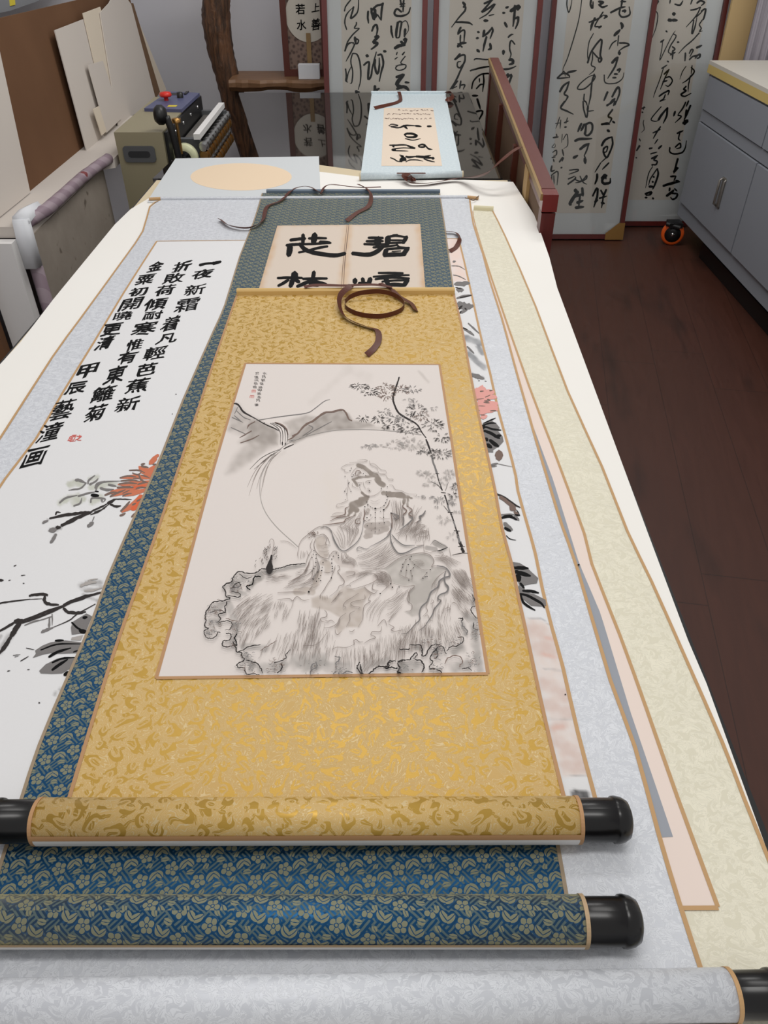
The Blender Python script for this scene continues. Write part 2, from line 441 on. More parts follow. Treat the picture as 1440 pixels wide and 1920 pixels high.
def flat(name, c, r=.7): return mat(name, c, r, 0, .1)
INK = [flat('ink_black', C(9, 9, 10), .6), flat('ink_dark', C(52, 48, 47)), flat('ink_mid', C(120, 117, 116)), flat('ink_light', C(165, 160, 156)),
       flat('pigment_orange', C(196, 116, 88)), flat('pigment_vermilion', C(208, 102, 68)), flat('pigment_rose', C(218, 158, 150)),
       flat('seal_red', C(206, 100, 92)), flat('pigment_brown_grey', C(118, 100, 92)), flat('fine_line_ink', C(136, 125, 119)), flat('pigment_olive', C(178, 180, 168))]
K_, D_, G_, L_, O_, V_, R_, S_, B_, F_, OL_ = [i+1 for i in range(11)]
PMATS = [PAPER]+INK
CREAM = mat('cream_paper', C(232, 228, 220), .8, 0, .2)
g = NG(CREAM); g.out('Base Color', g.mix(g.mul(g.noise(g.uv(), 3, 3), .35), C(236, 234, 229), C(226, 221, 212)))
BEIGE = mat('beige_card', C(205, 190, 160), .8)
WALL = mat('wall_paint', C(196, 196, 202), .85, 0, .2)
g = NG(WALL); g.out('Base Color', g.mix(g.noise(g.obj(), 2.2, 4), C(204, 204, 211), C(220, 218, 220)))
RED = mat('red_lacquer_wood', C(84, 24, 20), .35, 0, .5)
g = NG(RED); q = g.mapping(g.obj(), (30, 30, 3)); g.out('Base Color', g.mix(g.noise(q, 2, 3), C(70, 17, 14), C(92, 28, 22)))
RED2 = mat('brown_red_rail', C(94, 44, 38), .38, 0, .5)
MATB = mat('mat_board', C(226, 226, 230), .8, 0, .2)
CPAPER = mat('calligraphy_paper', C(206, 194, 184), .8, 0, .2)
g = NG(CPAPER); g.out('Base Color', g.mix(g.noise(g.obj(), 6, 3), C(222, 211, 204), C(230, 220, 212)))
BRASS = mat('brass_corner', C(150, 112, 60), .45, .6)
def glass_mat(name, tint, ior=1.5, rough=.02):
    m = bpy.data.materials.new(name); m.use_nodes = True; nt = m.node_tree; nt.nodes.clear()
    o = nt.nodes.new('ShaderNodeOutputMaterial'); mx = nt.nodes.new('ShaderNodeMixShader'); t = nt.nodes.new('ShaderNodeBsdfTransparent')
    gl = nt.nodes.new('ShaderNodeBsdfGlossy'); fr = nt.nodes.new('ShaderNodeFresnel'); fr.inputs[0].default_value = ior
    t.inputs[0].default_value = tint; gl.inputs['Roughness'].default_value = rough
    nt.links.new(fr.outputs[0], mx.inputs[0]); nt.links.new(t.outputs[0], mx.inputs[1]); nt.links.new(gl.outputs[0], mx.inputs[2]); nt.links.new(mx.outputs[0], o.inputs[0])
    return m
GLASS = glass_mat('picture_glass', (.97, .98, .97, 1), 1.35)
DARKGLASS = mat('smoked_glass_top', C(30, 27, 25), .03, 0, .5, **{'IOR': 1.95})
LOG = mat('log_wood', C(92, 58, 36), .55)
g = NG(LOG); q = g.mapping(g.obj(), (14, 14, 1.8)); n = g.ss(g.noise(q, 2, 6, .65, 1.2), .3, .7)
g.out('Base Color', g.mix(n, C(36, 24, 16), C(112, 76, 50))); g.bump(n, .5, .01)
SHELF = mat('shelf_wood', C(110, 78, 52), .5)
g = NG(SHELF); q = g.mapping(g.obj(), (1.6, 12, 12)); n = g.noise(q, 3, 5, .6, .8)
g.out('Base Color', g.mix(n, C(74, 46, 26), C(140, 104, 72)))
FLOORM = mat('dark_plank_floor', C(60, 36, 28), .42, 0, .4)
g = NG(FLOORM); q = g.xyz(g.obj())
a = g.m('DIVIDE', g.add(g.mul(q[0], .985), g.mul(q[1], -.17)), .21); b = g.add(g.mul(q[1], .985), g.mul(q[0], .17))
row = g.m('FLOOR', a)
nn = g.new('ShaderNodeTexWhiteNoise'); nn.noise_dimensions = '1D'; g.nt.links.new(row, nn.inputs['W'])
bb = g.m('DIVIDE', g.add(b, g.mul(nn.outputs[0], 1.4)), 1.4)
n2 = g.new('ShaderNodeTexWhiteNoise'); n2.noise_dimensions = '2D'; g.nt.links.new(g.vec(row, g.m('FLOOR', bb)), n2.inputs[0])
gr = g.noise(g.vec(g.mul(a, 3.2), g.mul(b, 1.6), n2.outputs[0]), 2.0, 5, .62, 1.2)
c = g.mix(gr, C(56, 30, 22), C(84, 47, 35)); c = g.mix(g.mul(n2.outputs[0], .45), c, C(66, 40, 31))
kn = g.ss(g.noise(g.vec(g.mul(a, .9), g.mul(b, .9)), 1.7, 3), .56, .72); c = g.mix(g.mul(kn, .6), c, C(38, 23, 18))
sm = g.mx(g.lt(g.m('FRACT', a), .012), g.lt(g.m('FRACT', bb), .0025)); c = g.mix(g.mul(sm, .6), c, C(28, 17, 13))
g.out('Base Color', c); g.out('Roughness', g.add(.36, g.mul(gr, .2))); g.bump(g.sub(g.mul(gr, .3), sm), .2, .002)
CABGREY = mat('grey_painted_steel', C(140, 144, 152), .5, 0, .4)
CABTOP = mat('cream_laminate', C(205, 200, 190), .5)
YELLOW = mat('yellow_edge_band', C(206, 182, 112), .55)
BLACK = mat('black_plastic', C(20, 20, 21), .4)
SEAM = mat('dark_seam', C(44, 46, 50), .6)
ORANGE = mat('orange_wheel_rubber', C(226, 92, 24), .45)
STEEL = mat('bright_steel', C(190, 190, 190), .22, 1)
PEWTER = mat('dull_steel_handle', C(150, 146, 140), .4, .7)
OLIVE = mat('olive_beige_enamel', C(150, 142, 116), .45, 0, .4)
DGREY = mat('dark_grey_plastic', C(86, 88, 90), .5)
PANELBLUE = mat('blue_control_panel', C(84, 88, 122), .4)
REDBTN = mat('red_button', C(214, 44, 30), .35)
YLW = mat('yellow_label', C(214, 196, 60), .5)
PALEGREEN = mat('pale_pulley', C(206, 208, 170), .5)
ROLLBRASS = mat('brass_roller', C(170, 130, 76), .3, .85)
KRAFT = mat('brown_cardboard', C(118, 78, 50), .85, 0, .2)
g = NG(KRAFT); g.out('Base Color', g.mix(g.noise(g.obj(), 4, 4), C(94, 66, 46), C(116, 84, 60)))
BOARD = mat('white_board', C(202, 194, 186), .8, 0, .2)
BOARDC = mat('cream_board', C(214, 202, 184), .8, 0, .2)
EDGEB = mat('brown_board_edge', C(110, 82, 56), .8)
GREYBOARD = mat('stained_grey_panel', C(150, 142, 132), .8, 0, .2)
g = NG(GREYBOARD); n = g.noise(g.obj(), 5, 5, .65); c = g.mix(n, C(132, 122, 112), C(176, 166, 154))
c = g.mix(g.mul(g.ss(g.noise(g.obj(), 16, 2), .66, .74), .7), c, C(84, 72, 62)); g.out('Base Color', c)
PURPLE = mat('wrapped_tape', C(138, 116, 124), .5)
g = NG(PURPLE); q = g.xyz(g.obj()); st = g.lt(g.m('FRACT', g.mul(g.add(q[1], g.mul(q[2], .9)), 11.0)), .5)
c = g.mix(st, C(156, 140, 148), C(140, 122, 132)); c = g.mix(g.ss(g.noise(g.obj(), 14, 2), .69, .72), c, C(120, 50, 52)); g.out('Base Color', c)
FOAM = mat('white_foam', C(220, 222, 226), .9)
WOODB = mat('raw_brown_wood', C(112, 76, 48), .7)

# ================================================================== the room
mb = MB(); mb.box((-3, -2, -.05), (4, 5.2, 0)); struct(mb.build('floor', FLOORM))
mb = MB(); mb.box((-1.45, 4.88, 0), (4, 4.98, 2.85)); struct(mb.build('wall_back', WALL))
mb = MB(); mb.box((-1.55, -1.0, 0), (-1.45, 4.98, 2.85)); struct(mb.build('wall_left', WALL))

# ================================================================== work table
TOPZ = TZ-.0016
t = thing('work_table', (-.19, 1.3, 0), 'long mounting table with black edges carrying the unrolled silk scrolls', 'table')
mb = MB(); mb.prism([(-.783, .03, TOPZ), (.366, .03, TOPZ), (.408, 2.62, TOPZ), (-.752, 2.62, TOPZ)], (0, 0, -.04)); mb.build('table_top', BEIGE, t)
mb = MB()
ou = [(-.787, .024), (.376, .024), (.420, 2.626), (-.756, 2.626)]; inn = [(-.783, .03), (.366, .03), (.408, 2.62), (-.752, 2.62)]
for k in range(4): mb.prism([(*ou[k], TOPZ), (*ou[(k+1) % 4], TOPZ), (*inn[(k+1) % 4], TOPZ), (*inn[k], TOPZ)], (0, 0, -.045))
mb.build('edge_band', BLACK, t)
for x in (-.72, .33):
    for y in (.12, 2.55):
        mb = MB(); mb.box((x-.03, y-.03, 0), (x+.03, y+.03, TOPZ-.04)); mb.build('leg', BLACK, t)
mb = MB()
cov = [P(*q) for q in ((327, 300), (280, 371), (245, 392), (215, 421), (150, 500), (100, 561), (38, 642), (0, 683))]+[Vector((-.782, .9, TZ)), Vector((-.782, .05, TZ)), Vector((.362, .05, TZ))]
cov += [P(*q) for q in ((1325, 1282), (1290, 1200), (1215, 1000), (1130, 770), (1045, 540), (1030, 482), (1003, 405), (962, 341), (870, 337), (730, 338), (600, 322))]
mb.prism(cov, (0, 0, -.0012)); tag(mb.build('table_cover', CREAM), 'big cream paper sheet covering the long work table under the scrolls', 'table cover')
mb = MB(); mb.prism([P(*q, TZ-.0004) for q in ((590, 308), (684, 321), (682, 342), (590, 330))], (0, 0, -.0006))
tag(mb.build('card_strip', BEIGE), 'narrow beige card strip lying on the dark glass left of the pale blue scroll', 'card')

# glass-topped table beyond, flush with the work table
t = thing('glass_table', (-.2, 3.3, 0), 'dark smoked glass topped table reflecting the framed calligraphy beyond the work table', 'table')
GZ = TZ-.0016
a, b = P(451, 168, GZ), P(489, 302, GZ)
mb = MB(); mb.prism([(a.x, 4.072, GZ), (b.x, b.y, GZ), (-.755, 2.87, GZ), (-.77, 2.64, GZ), (.395, 2.64, GZ), (.405, 4.072, GZ)], (0, 0, -.010)); mb.build('glass_top', DARKGLASS, t)
mb = MB(); mb.box((-.42, 2.70, .725), (.38, 4.05, GZ-.0105)); mb.build('frame', BLACK, t)
for x in (-.39, .35):
    for y in (2.73, 4.02):
        mb = MB(); mb.box((x-.025, y-.025, 0), (x+.025, y+.025, .725)); mb.build('leg', BLACK, t)

# ================================================================== framed calligraphy (leaning against the wall)
TANF = .17
ES = Vector((0, TANF, 1)).normalized(); EN = Vector((0, -1, TANF)).normalized()
def fplane(Y0):
    def fn(px, py, off=0):
        d = ray(px, py); t = (Y0+TANF*CAMZ)/(d.y-TANF*d.z)
        return Vector((d.x*t, d.y*t, CAMZ+d.z*t))+EN*off
    return fn
FRAME_LABELS = []
def framed(x0, x1, Y0, label, lmat, rmat, bmat=.125, L=1.85, corner=False, bw=.024, foot=0.0):
    o = thing('framed_calligraphy', ((x0+x1)/2, Y0, 0), label, 'framed calligraphy', 'framed calligraphy panels along the back wall')
    base = Vector((0, Y0, 0))
    def q(x, s, n): return base+Vector((x, 0, 0))+ES*s+EN*n
    def slab(mb, xa, xb, sa, sb, na, nb, m=0):
        vs = [q(x, s_, n) for n in (na, nb) for s_ in (sa, sb) for x in (xa, xb)]
        mb.add(vs, [(0, 2, 3, 1), (4, 5, 7, 6), (0, 1, 5, 4), (1, 3, 7, 5), (3, 2, 6, 7), (2, 0, 4, 6)], m)
    zf = foot+.008
    mb = MB(); slab(mb, x0-bw, x0, zf, L, -.02, .014); slab(mb, x1, x1+bw, zf, L, -.02, .014); slab(mb, x0, x1, zf, zf+bw, -.02, .014); slab(mb, x0, x1, L-bw, L, -.02, .014)
    fr = mb.build('frame', RED, o)
    mb = MB(); slab(mb, x0, x1, zf+bw, L-bw, -.016, -.004); mb.build('mat_board', MATB, o)
    mb = MB(); slab(mb, x0+lmat, x1-rmat, zf+bmat, L-.14, -.0039, -.0030); 
    art = mb
    mb2 = MB(); slab(mb2, x0, x1, zf+bw, L-bw, .004, .0065); mb2.build('glass_pane', GLASS, o)
    if corner:
        mb3 = MB(); vs = [(x1+bw+.003, zf-.004), (x1+bw+.003, zf+.085), (x1+bw-.03, zf+.085), (x1-.075, zf+.03), (x1-.075, zf-.004)]
        mb3.prism([q(a, b, .017) for a, b in vs], EN*-.006); mb3.build('corner_guard', BRASS, o)
    return o, art, (lambda px, py, off=0, f=fplane(Y0): f(px, py, 0)+EN*(-.0030+off))
FR1 = framed(-.262, .176, 3.953, 'framed cursive calligraphy at the far left of the row, behind the pale blue scroll', .064, .05)
FR2 = framed(.252, .703, 3.953, 'framed cursive calligraphy partly hidden by the red-edged frame beside the table', .05, .06)
FR3 = framed(.852, 1.322, 4.28, 'framed calligraphy with a brass corner guard, front of the two right panels', .06, .085, .135, corner=True)
FR4 = framed(1.284, 1.756, 4.50, 'framed calligraphy at the right, overlapped by its neighbour and the grey cabinet', .03, .085, .14)

# ================================================================== frame leaning on the table side, seen from its back
nr, fr = Vector((.425, 2.11, 0)), Vector((.478, 3.97, 0))
o = thing('leaning_picture_frame', ((nr.x+fr.x)/2, (nr.y+fr.y)/2, 0), 'red-edged picture frame standing on its side against the right table edge, brown back showing', 'picture frame')
ax = (fr-nr).normalized(); sd = Vector((ax.y, -ax.x, 0)); LEN = (fr-nr).length
def fq(a, s, z): return nr+ax*a+sd*s+Vector((0, 0, z))
def zt(a): return .883+.055*a/LEN
def fbox(mb, a0, a1, s0, s1, z0, z1, m=0):   # z given relative to the top edge when negative
    vs = [fq(a, s, (zt(a)+z if z <= 0 else z)) for z in (z0, z1) for s in (s0, s1) for a in (a0, a1)]
    mb.add(vs, [(0, 1, 3, 2), (4, 6, 7, 5), (0, 4, 5, 1), (1, 5, 7, 3), (3, 7, 6, 2), (2, 6, 4, 0)], m)
mb = MB(); fbox(mb, .05, LEN, .006, .044, -.05, -.0001); mb.build('top_rail', RED2, o)
mb = MB(); fbox(mb, 0, .05, .006, .044, .002, -.05); mb.build('end_rail', RED, o)
mb = MB(); fbox(mb, LEN-.05, LEN, .006, .044, .002, -.05); mb.build('end_rail', RED, o)
mb = MB(); fbox(mb, .05, LEN-.05, .006, .044, .002, .055); mb.build('bottom_rail', RED, o)
mb = MB(); fbox(mb, -.004, .045, .004, .0455, -.045, .0); 
cg = mb.build('corner_guard', mat('red_plastic_corner', C(104, 30, 26), .25, 0, .6), o)
mb = MB(); fbox(mb, .05, LEN-.05, .012, .022, .055, -.05); mb.build('back_board', mat('dark_back_board', C(96, 70, 46), .8), o)
mb = MB(); fbox(mb, .005, LEN-.005, -.002, .006, -.018, -.001); mb.build('gilt_lip', mat('gilt_lip', C(150, 122, 78), .45, .3), o)
for a in (.62, 1.18):
    mb = MB(); fbox(mb, a, a+.03, -.007, .049, -.045, .003); mb.build('strap', RIBBON, o)
for a in (.30,):
    mb = MB(); fbox(mb, a, a+.08, .002, .012, .055, -.03); mb.build('back_batten', mat('tan_batten', C(168, 136, 88), .7), o)

# ================================================================== grey cabinet on castors
CX = 1.645; CY0, CY1 = 2.35, 4.345; CZ0, CZ1 = .125, .82
o = thing('storage_cabinet', (2.0, 3.3, 0), 'grey painted steel cabinet with a cream top and yellow edge, right side of the room', 'cabinet')
mb = MB(); mb.box((CX+.004, CY0, CZ0), (2.35, CY1-.006, CZ1)); mb.build('body', CABGREY, o)
mb = MB(); mb.box((CX-.012, CY0-.01, CZ1), (2.37, CY1+.008, CZ1+.036)); mb.build('edge_band', YELLOW, o)
mb = MB(); mb.box((CX-.012, CY0-.01, CZ1+.036), (2.37, CY1+.008, CZ1+.052)); mb.build('worktop', CABTOP, o)
yy = [CY1-.03, 3.52, 2.95, CY0+.02]
for k in range(3):
    d = MB(); d.box((CX-.010, yy[k+1]+.006, .665), (CX+.004, yy[k]-.004, CZ1-.01)); dr = d.build('drawer', CABGREY, o)
    d = MB(); d.box((CX-.010, yy[k+1]+.006, .205), (CX+.004, yy[k]-.004, .60)); dr = d.build('door', CABGREY, o)
    h = MB(); yc = yy[k+1]+.12 if k else 3.80
    h.tube([(CX-.010, yc+.018, .33), (CX-.026, yc+.018, .34), (CX-.026, yc+.018, .45), (CX-.010, yc+.018, .46)], .006); h.tube([(CX-.010, yc-.018, .33), (CX-.018, yc-.018, .34), (CX-.018, yc-.018, .45), (CX-.010, yc-.018, .46)], .005); h.box((CX-.013, yc-.02, .325), (CX-.009, yc+.02, .465))
    h.build('handle', PEWTER, dr)
mb = MB(); mb.box((CX-.002, CY0+.02, .607), (CX+.004, CY1-.03, .659)); mb.build('rail_panel', CABGREY, o)
mb = MB()
for z in (.6035, .662): mb.box((CX+.0025, CY0+.02, z-.003), (CX+.0055, CY1-.03, z+.003))
mb.box((CX+.0025, CY0+.02, .199), (CX+.0055, CY1-.03, .204)); mb.build('seam', SEAM, o)
def castor(x, y):
    br = MB(); br.box((x-.035, y-.03, .108), (x+.035, y+.03, CZ0)); br.box((x-.034, y+.012, .045), (x+.034, y+.022, .112)); br.box((x-.036, y-.045, .100), (x+.036, y-.038, .124)); br.cyl((x-.05, y-.02, .118), (x+.02, y-.05, .105), .012)
    b = br.build('castor_bracket', BLACK, o)
    ca = Vector((-.28, -1, 0)).normalized(); cw = Vector((x, y-.012, .0615))
    wl = MB(); wl.lathe(cw-ca*.018, cw+ca*.018, [(0, .034), (.001, .052), (.006, .060), (.030, .060), (.035, .052), (.036, .034)], 36)
    wv = wl.build('castor_wheel', ORANGE, o)
    hb = MB(); hb.lathe(cw-ca*.0205, cw+ca*.0205, [(0, .0001), (0, .012), (.0022, .043), (.0388, .043), (.041, .014), (.041, .0001)], 30); hb.build('hub', BLACK, wv)
    ax_ = MB(); ax_.lathe(cw+ca*.018, cw+ca*.03, [(0, .011), (.007, .010), (.008, .0001)], 12); ax_.build('axle_bolt', STEEL, wv)
castor(1.60, 4.22); castor(2.25, 4.22); castor(1.70, 2.45); castor(2.25, 2.45)
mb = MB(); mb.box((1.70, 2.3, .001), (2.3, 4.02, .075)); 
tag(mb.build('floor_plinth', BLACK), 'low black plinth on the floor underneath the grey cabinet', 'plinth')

# ================================================================== things leaning at the far right
def upright(name, pxs, Y, th, m, label, cat, group=None):
    mb = MB(); top = [PY(x, y, Y) for x, y in pxs]
    mb.prism(top, (0, th, 0)); return tag(mb.build(name, m), label, cat, group)
def panel(name, x0, x1, Y, z0, z1, th, m, label, cat, lean=.06):
    mb = MB(); vs = [Vector((x, Y+lean*z, z)) for x, z in ((x0, z0), (x1, z0), (x1, z1), (x0, z1))]
    mb.prism(vs, (0, th, 0)); return tag(mb.build(name, m), label, cat)
panel('tan_board', 1.78, 2.02, 4.56, .001, 1.75, .02, mat('tan_board', C(196, 168, 120), .7), 'tan board standing behind the cabinet beside the rightmost calligraphy frame', 'board')
mb = MB(); N = 24; vs = []
for i in range(N+1):
    x = 1.87+.16*i/N; y = 4.50+.012*math.sin(i*1.1)+.006*math.sin(i*2.7)
    vs += [(x, y, .45), (x+.012*math.sin(i), y+.06, 1.7)]
mb.add(vs, [(2*i, 2*i+2, 2*i+3, 2*i+1) for i in range(N)], smooth=True)
mb.add([(a, b+.004, c) for a, b, c in vs], [(2*i+1, 2*i+3, 2*i+2, 2*i) for i in range(N)], smooth=True)
tag(mb.build('plastic_sheet', mat('grey_plastic_film', C(170, 164, 172), .3)), 'crumpled grey plastic film hanging behind the cabinet at the right edge', 'plastic sheet')
panel('dark_wood_board', 2.06, 2.16, 4.47, .001, 1.75, .022, mat('dark_board', C(62, 34, 26), .5), 'dark brown wood board standing behind the cabinet at the right edge', 'board')
panel('red_frame_edge', 2.17, 2.23, 4.45, .001, 1.75, .03, RED, 'red lacquered frame edge, rightmost of the things behind the cabinet', 'picture frame')

# ================================================================== log shelf
o = thing('log_shelf', (-.6, 4.45, 0), 'rustic log display shelf standing against the back wall at the left', 'shelf')
YS = 4.5
pp = [(408, -120, 50), (402, -50, 52), (405, 0, 50), (406, 45, 52), (414, 95, 48), (427, 145, 46), (441, 195, 48), (457, 245, 46), (474, 300, 46), (490, 360, 46)]
path = spline([tuple(PY(x, y, YS)) for x, y, w_ in pp], 6); rad = [w_[0] for w_ in spline([(q[2],) for q in pp], 6)]
dep = 3.75
path = [Vector(q) for q in path]; path[-1].z = max(path[-1].z, .02)
zb = min(q.z for q in path); path += [Vector((path[-1].x+.03*k, YS, zb*(1-k/4)+.012)) for k in (1, 2, 3, 4)]; rad += [rad[-1]]*4
mb = MB(); mb.tube(path, [r*.5*dep/F*1.04 for r in rad], 16, 0, .10); mb.build('log_post', LOG, o)
zs = PY(520, 151, 4.31).z
fx0 = PY(428, 151, 4.31).x
mb = MB(); N = 30; vs = []
for i in range(N+1):
    x = fx0+(.18-fx0)*i/N; e = 4.31+.012*math.sin(i*.9)+.006*math.sin(i*2.3); h = .05+.006*math.sin(i*.7)
    vs += [(x, e+.012, zs), (x, 4.58, zs), (x, 4.58, zs-h), (x, e+.02, zs-h), (x, e, zs-h*.6), (x, e, zs-.012)]
fs = []
for i in range(N):
    for k in range(6): fs.append((i*6+k, (i+1)*6+k, (i+1)*6+(k+1) % 6, i*6+(k+1) % 6))
fs += [tuple(range(6)), tuple(N*6+k for k in reversed(range(6)))]
mb.add(vs, [tuple(reversed(f)) for f in fs], smooth=False); mb.build('shelf_board', SHELF, o)
mb = MB(); mb.box((path[-1].x, 4.36, .30), (.2, 4.6, .345)); mb.build('shelf_board', SHELF, o)
mb = MB(); mb.tube([(.12, 4.6, 0.01), (.13, 4.6, .6), (.12, 4.6, 1.9)], [.05, .045, .05], 12, 0, .1); mb.build('log_post', LOG, o)
# framed round fan on the shelf
YF = 4.42
o = thing('framed_fan', (PY(570, 120, YF).x, YF, zs), 'small dark red frame with a round calligraphy fan, standing on the log shelf', 'framed fan')
bl, br_, tl = PY(533, 136, YF), PY(616, 136, YF), PY(527, -60, YF)
bz = zs+.0005; X0, X1, Z1 = bl.x, br_.x, tl.z
mb = MB(); b = .03
mb.box((X0, YF, bz), (X0+b, YF+.025, Z1)); mb.box((X1-b, YF, bz), (X1, YF+.025, Z1)); mb.box((X0+b, YF, bz), (X1-b, YF+.025, bz+b)); mb.box((X0+b, YF, Z1-b), (X1-b, YF+.025, Z1)); mb.build('frame', mat('dark_red_frame', C(84, 36, 24), .4), o)
BG = mat('patterned_backing', C(104, 84, 76), .7); g = NG(BG); v = g.new('ShaderNodeTexVoronoi'); v.inputs['Scale'].default_value = 55; g.nt.links.new(g.obj(), v.inputs['Vector'])
g.out('Base Color', g.mix(g.ss(v.outputs['Distance'], .2, .6), C(82, 64, 58), C(128, 106, 94)))
mb = MB(); mb.box((X0+b, YF+.012, bz+b), (X1-b, YF+.02, Z1-b)); mb.build('backing', BG, o)
fy = level(0); pf = lambda px, py, off=0: PY(px, py, YF+.011-off*4)
c0 = PY(577, 30, YF+.011); rr = abs(PY(577, 79, YF+.011).z-c0.z)
mb = MB(); mb.lathe((c0.x, YF+.0118, c0.z), (c0.x, YF, c0.z), [(0, rr), (.0035, rr), (.0035, .00001)], 48, smooth=False)
ik = Ink(mb, lambda px, py, off=0: PY(px, py, YF+.0078-off))
for ch, x, y, w_, h_ in (('上', 592, 14, 15, 16), ('善', 592, 46, 17, 22), ('若', 563, 17, 18, 20), ('水', 565, 47, 18, 20)): ik.glyph(ch, x, y, w_, h_, 1, 0, .1, bold=.02)
mb.build('fan_leaf', [mat('fan_silk', C(196, 190, 178), .7), INK[0]], o)
mb = MB(); p0, p1 = PY(579, 62, YF+.006), PY(580, 124, YF+.006); mb.box((p1.x-.008, YF+.003, p1.z), (p0.x+.008, YF+.0072, p0.z)); mb.build('fan_handle', mat('bamboo_handle', C(140, 112, 72), .6), o)
a, b_ = PY(560, 144, 4.345), PY(599, 144, 4.345)
mb = MB(); h_ = PY(560, 122, 4.345).z-zs; mb.box((a.x, 4.345, zs+.0008), (b_.x, 4.40, zs+h_))
tag(mb.build('foam_block', FOAM), 'white foam block on the log shelf in front of the framed fan', 'foam block')

# ================================================================== bench at the left with wrapped rail
o = thing('drying_bench', (-1.2, 2.7, 0), 'bench at the left with stained grey side and tape-wrapped edge rail', 'bench')
RX, RZ = -1.07, .734
mb = MB(); mb.prism([(-1.44, 2.3, .733), (RX-.012, 2.3, .733), (RX-.012, 3.03, .733), (-1.03, 3.07, .733), (-1.03, 3.8, .733), (-1.44, 3.8, .733)], (0, 0, -.033)); mb.build('bench_top', BOARD, o)
mb = MB(); mb.box((RX-.03, 2.33, .06), (RX-.008, 3.07, .70)); mb.build('side_panel', GREYBOARD, o)
mb = MB(); r0, r1 = P(50, 417, RZ), P(214, 287, RZ)
mb.tube(spline([(r0.x, r0.y, RZ), (RX+.004, 2.5, RZ+.003), (RX-.002, 2.8, RZ-.002), (r1.x, 3.065, RZ)], 8), .019, 14, 0, .12); mb.build('wrapped_rail', PURPLE, o)
mb = MB(); mb.tube([(r0.x-.005, r0.y-.015, RZ-.01), (r0.x-.005, r0.y-.015, .35), (r0.x-.005, r0.y-.015, .01)], .021, 12, 0, .1); mb.build('wrapped_leg', PURPLE, o)
mb = MB(); mb.box((-1.215, 2.25, .001), (-1.115, 2.29, .70)); mb.build('end_panel', WHITE, o)
mb = MB(); mb.box((-1.43, 2.21, .001), (-1.225, 2.245, .69)); mb.build('end_board', WOODB, o)
mb = MB(); mb.box((-1.43, 3.02, .001), (-1.38, 3.06, .70)); mb.build('leg', WOODB, o)
mb = MB(); f0 = Vector((r0.x-.006, r0.y-.02, RZ))
mb.tube([f0+Vector((0, .13, .004)), f0+Vector((0, .05, .012)), f0+Vector((0, -.005, .008))], [.026, .027, .027], 5); mb.tube([f0+Vector((0, -.003, .018)), f0+Vector((0, -.01, -.04)), f0+Vector((0, -.01, -.125))], [.027, .029, .028], 5)
mb.build('foam_corner', FOAM, o)

# boards leaning above the bench
def lean(name, pxs, d, th, m, label, cat, group=None):
    mb = MB(); X = -1.168+d
    mb.prism([PX(x, y, X, -.13, .735) for x, y in pxs], (-th, 0, 0)); return tag(mb.build(name, m), label, cat, group)
GB = 'white boards leaning above the bench'
lean('cardboard_panel', [(0, 34), (70, 18), (155, -2), (240, -20), (286, 180), (225, 242), (163, 284), (57, 361), (-25, 75)], -.03, .008, KRAFT, 'large brown corrugated cardboard sheet leaning on the left wall', 'cardboard')
lean('white_board', [(-60, 108), (-2, 88), (57, 361), (-60, 455)], -.018, .004, BOARD, 'plain white board at the left edge of the photo, left of the brown cardboard', 'board', GB)
lean('white_board', [(103, 57), (157, 36), (226, 232), (163, 283)], .0, .004, BOARD, 'widest white board, overlapping the brown cardboard', 'board', GB)
lean('white_board', [(156, 25), (188, 13), (245, 205), (206, 240)], .006, .004, BOARDC, 'cream board standing in the middle of the leaning boards', 'board', GB)
lean('white_board', [(188, 24), (205, 6), (214, -12), (226, -20), (246, 8), (292, 185), (222, 236)], .012, .004, BOARD, 'tall notched white board leaning at the right of the group', 'board', GB)
lean('small_card', [(165, 122), (193, 114), (228, 222), (200, 249)], .018, .003, BOARD, 'medium white card leaning low on the white boards', 'card', 'small cards leaning on the boards')
lean('small_card', [(175, 205), (186, 199), (200, 246), (191, 254)], .023, .003, BOARDC, 'smallest narrow card leaning at the bottom of the boards', 'card', 'small cards leaning on the boards')
lean('thin_board', [(244, 10), (250, 6), (300, 172), (293, 184)], -.004, .012, EDGEB, 'thin dark edged board beside the leaning white boards', 'board')
lean('thin_board', [(252, 30), (262, 45), (312, 168), (300, 178)], -.016, .012, BOARDC, 'thin cream edged board nearest the back wall corner', 'board')
mb = MB(); vs = [PX(x, y, -1.33, -.05, .735) for x, y in ((-20, -40), (160, -60), (100, -8), (20, 20), (-20, 28))]; mb.prism(vs, (-.03, 0, 0), 0)
o = tag(mb.build('grey_board', mat('grey_speckled_board', C(128, 130, 134), .7)), 'grey board in the top left corner above the brown cardboard', 'board')
mb = MB(); vs = [PX(x, y, -1.327, -.05, .735) for x, y in ((18, -10), (27, -12), (29, 9), (20, 11))]; mb.prism(vs, (-.003, 0, 0)); mb.build('label_patch', YLW, o)

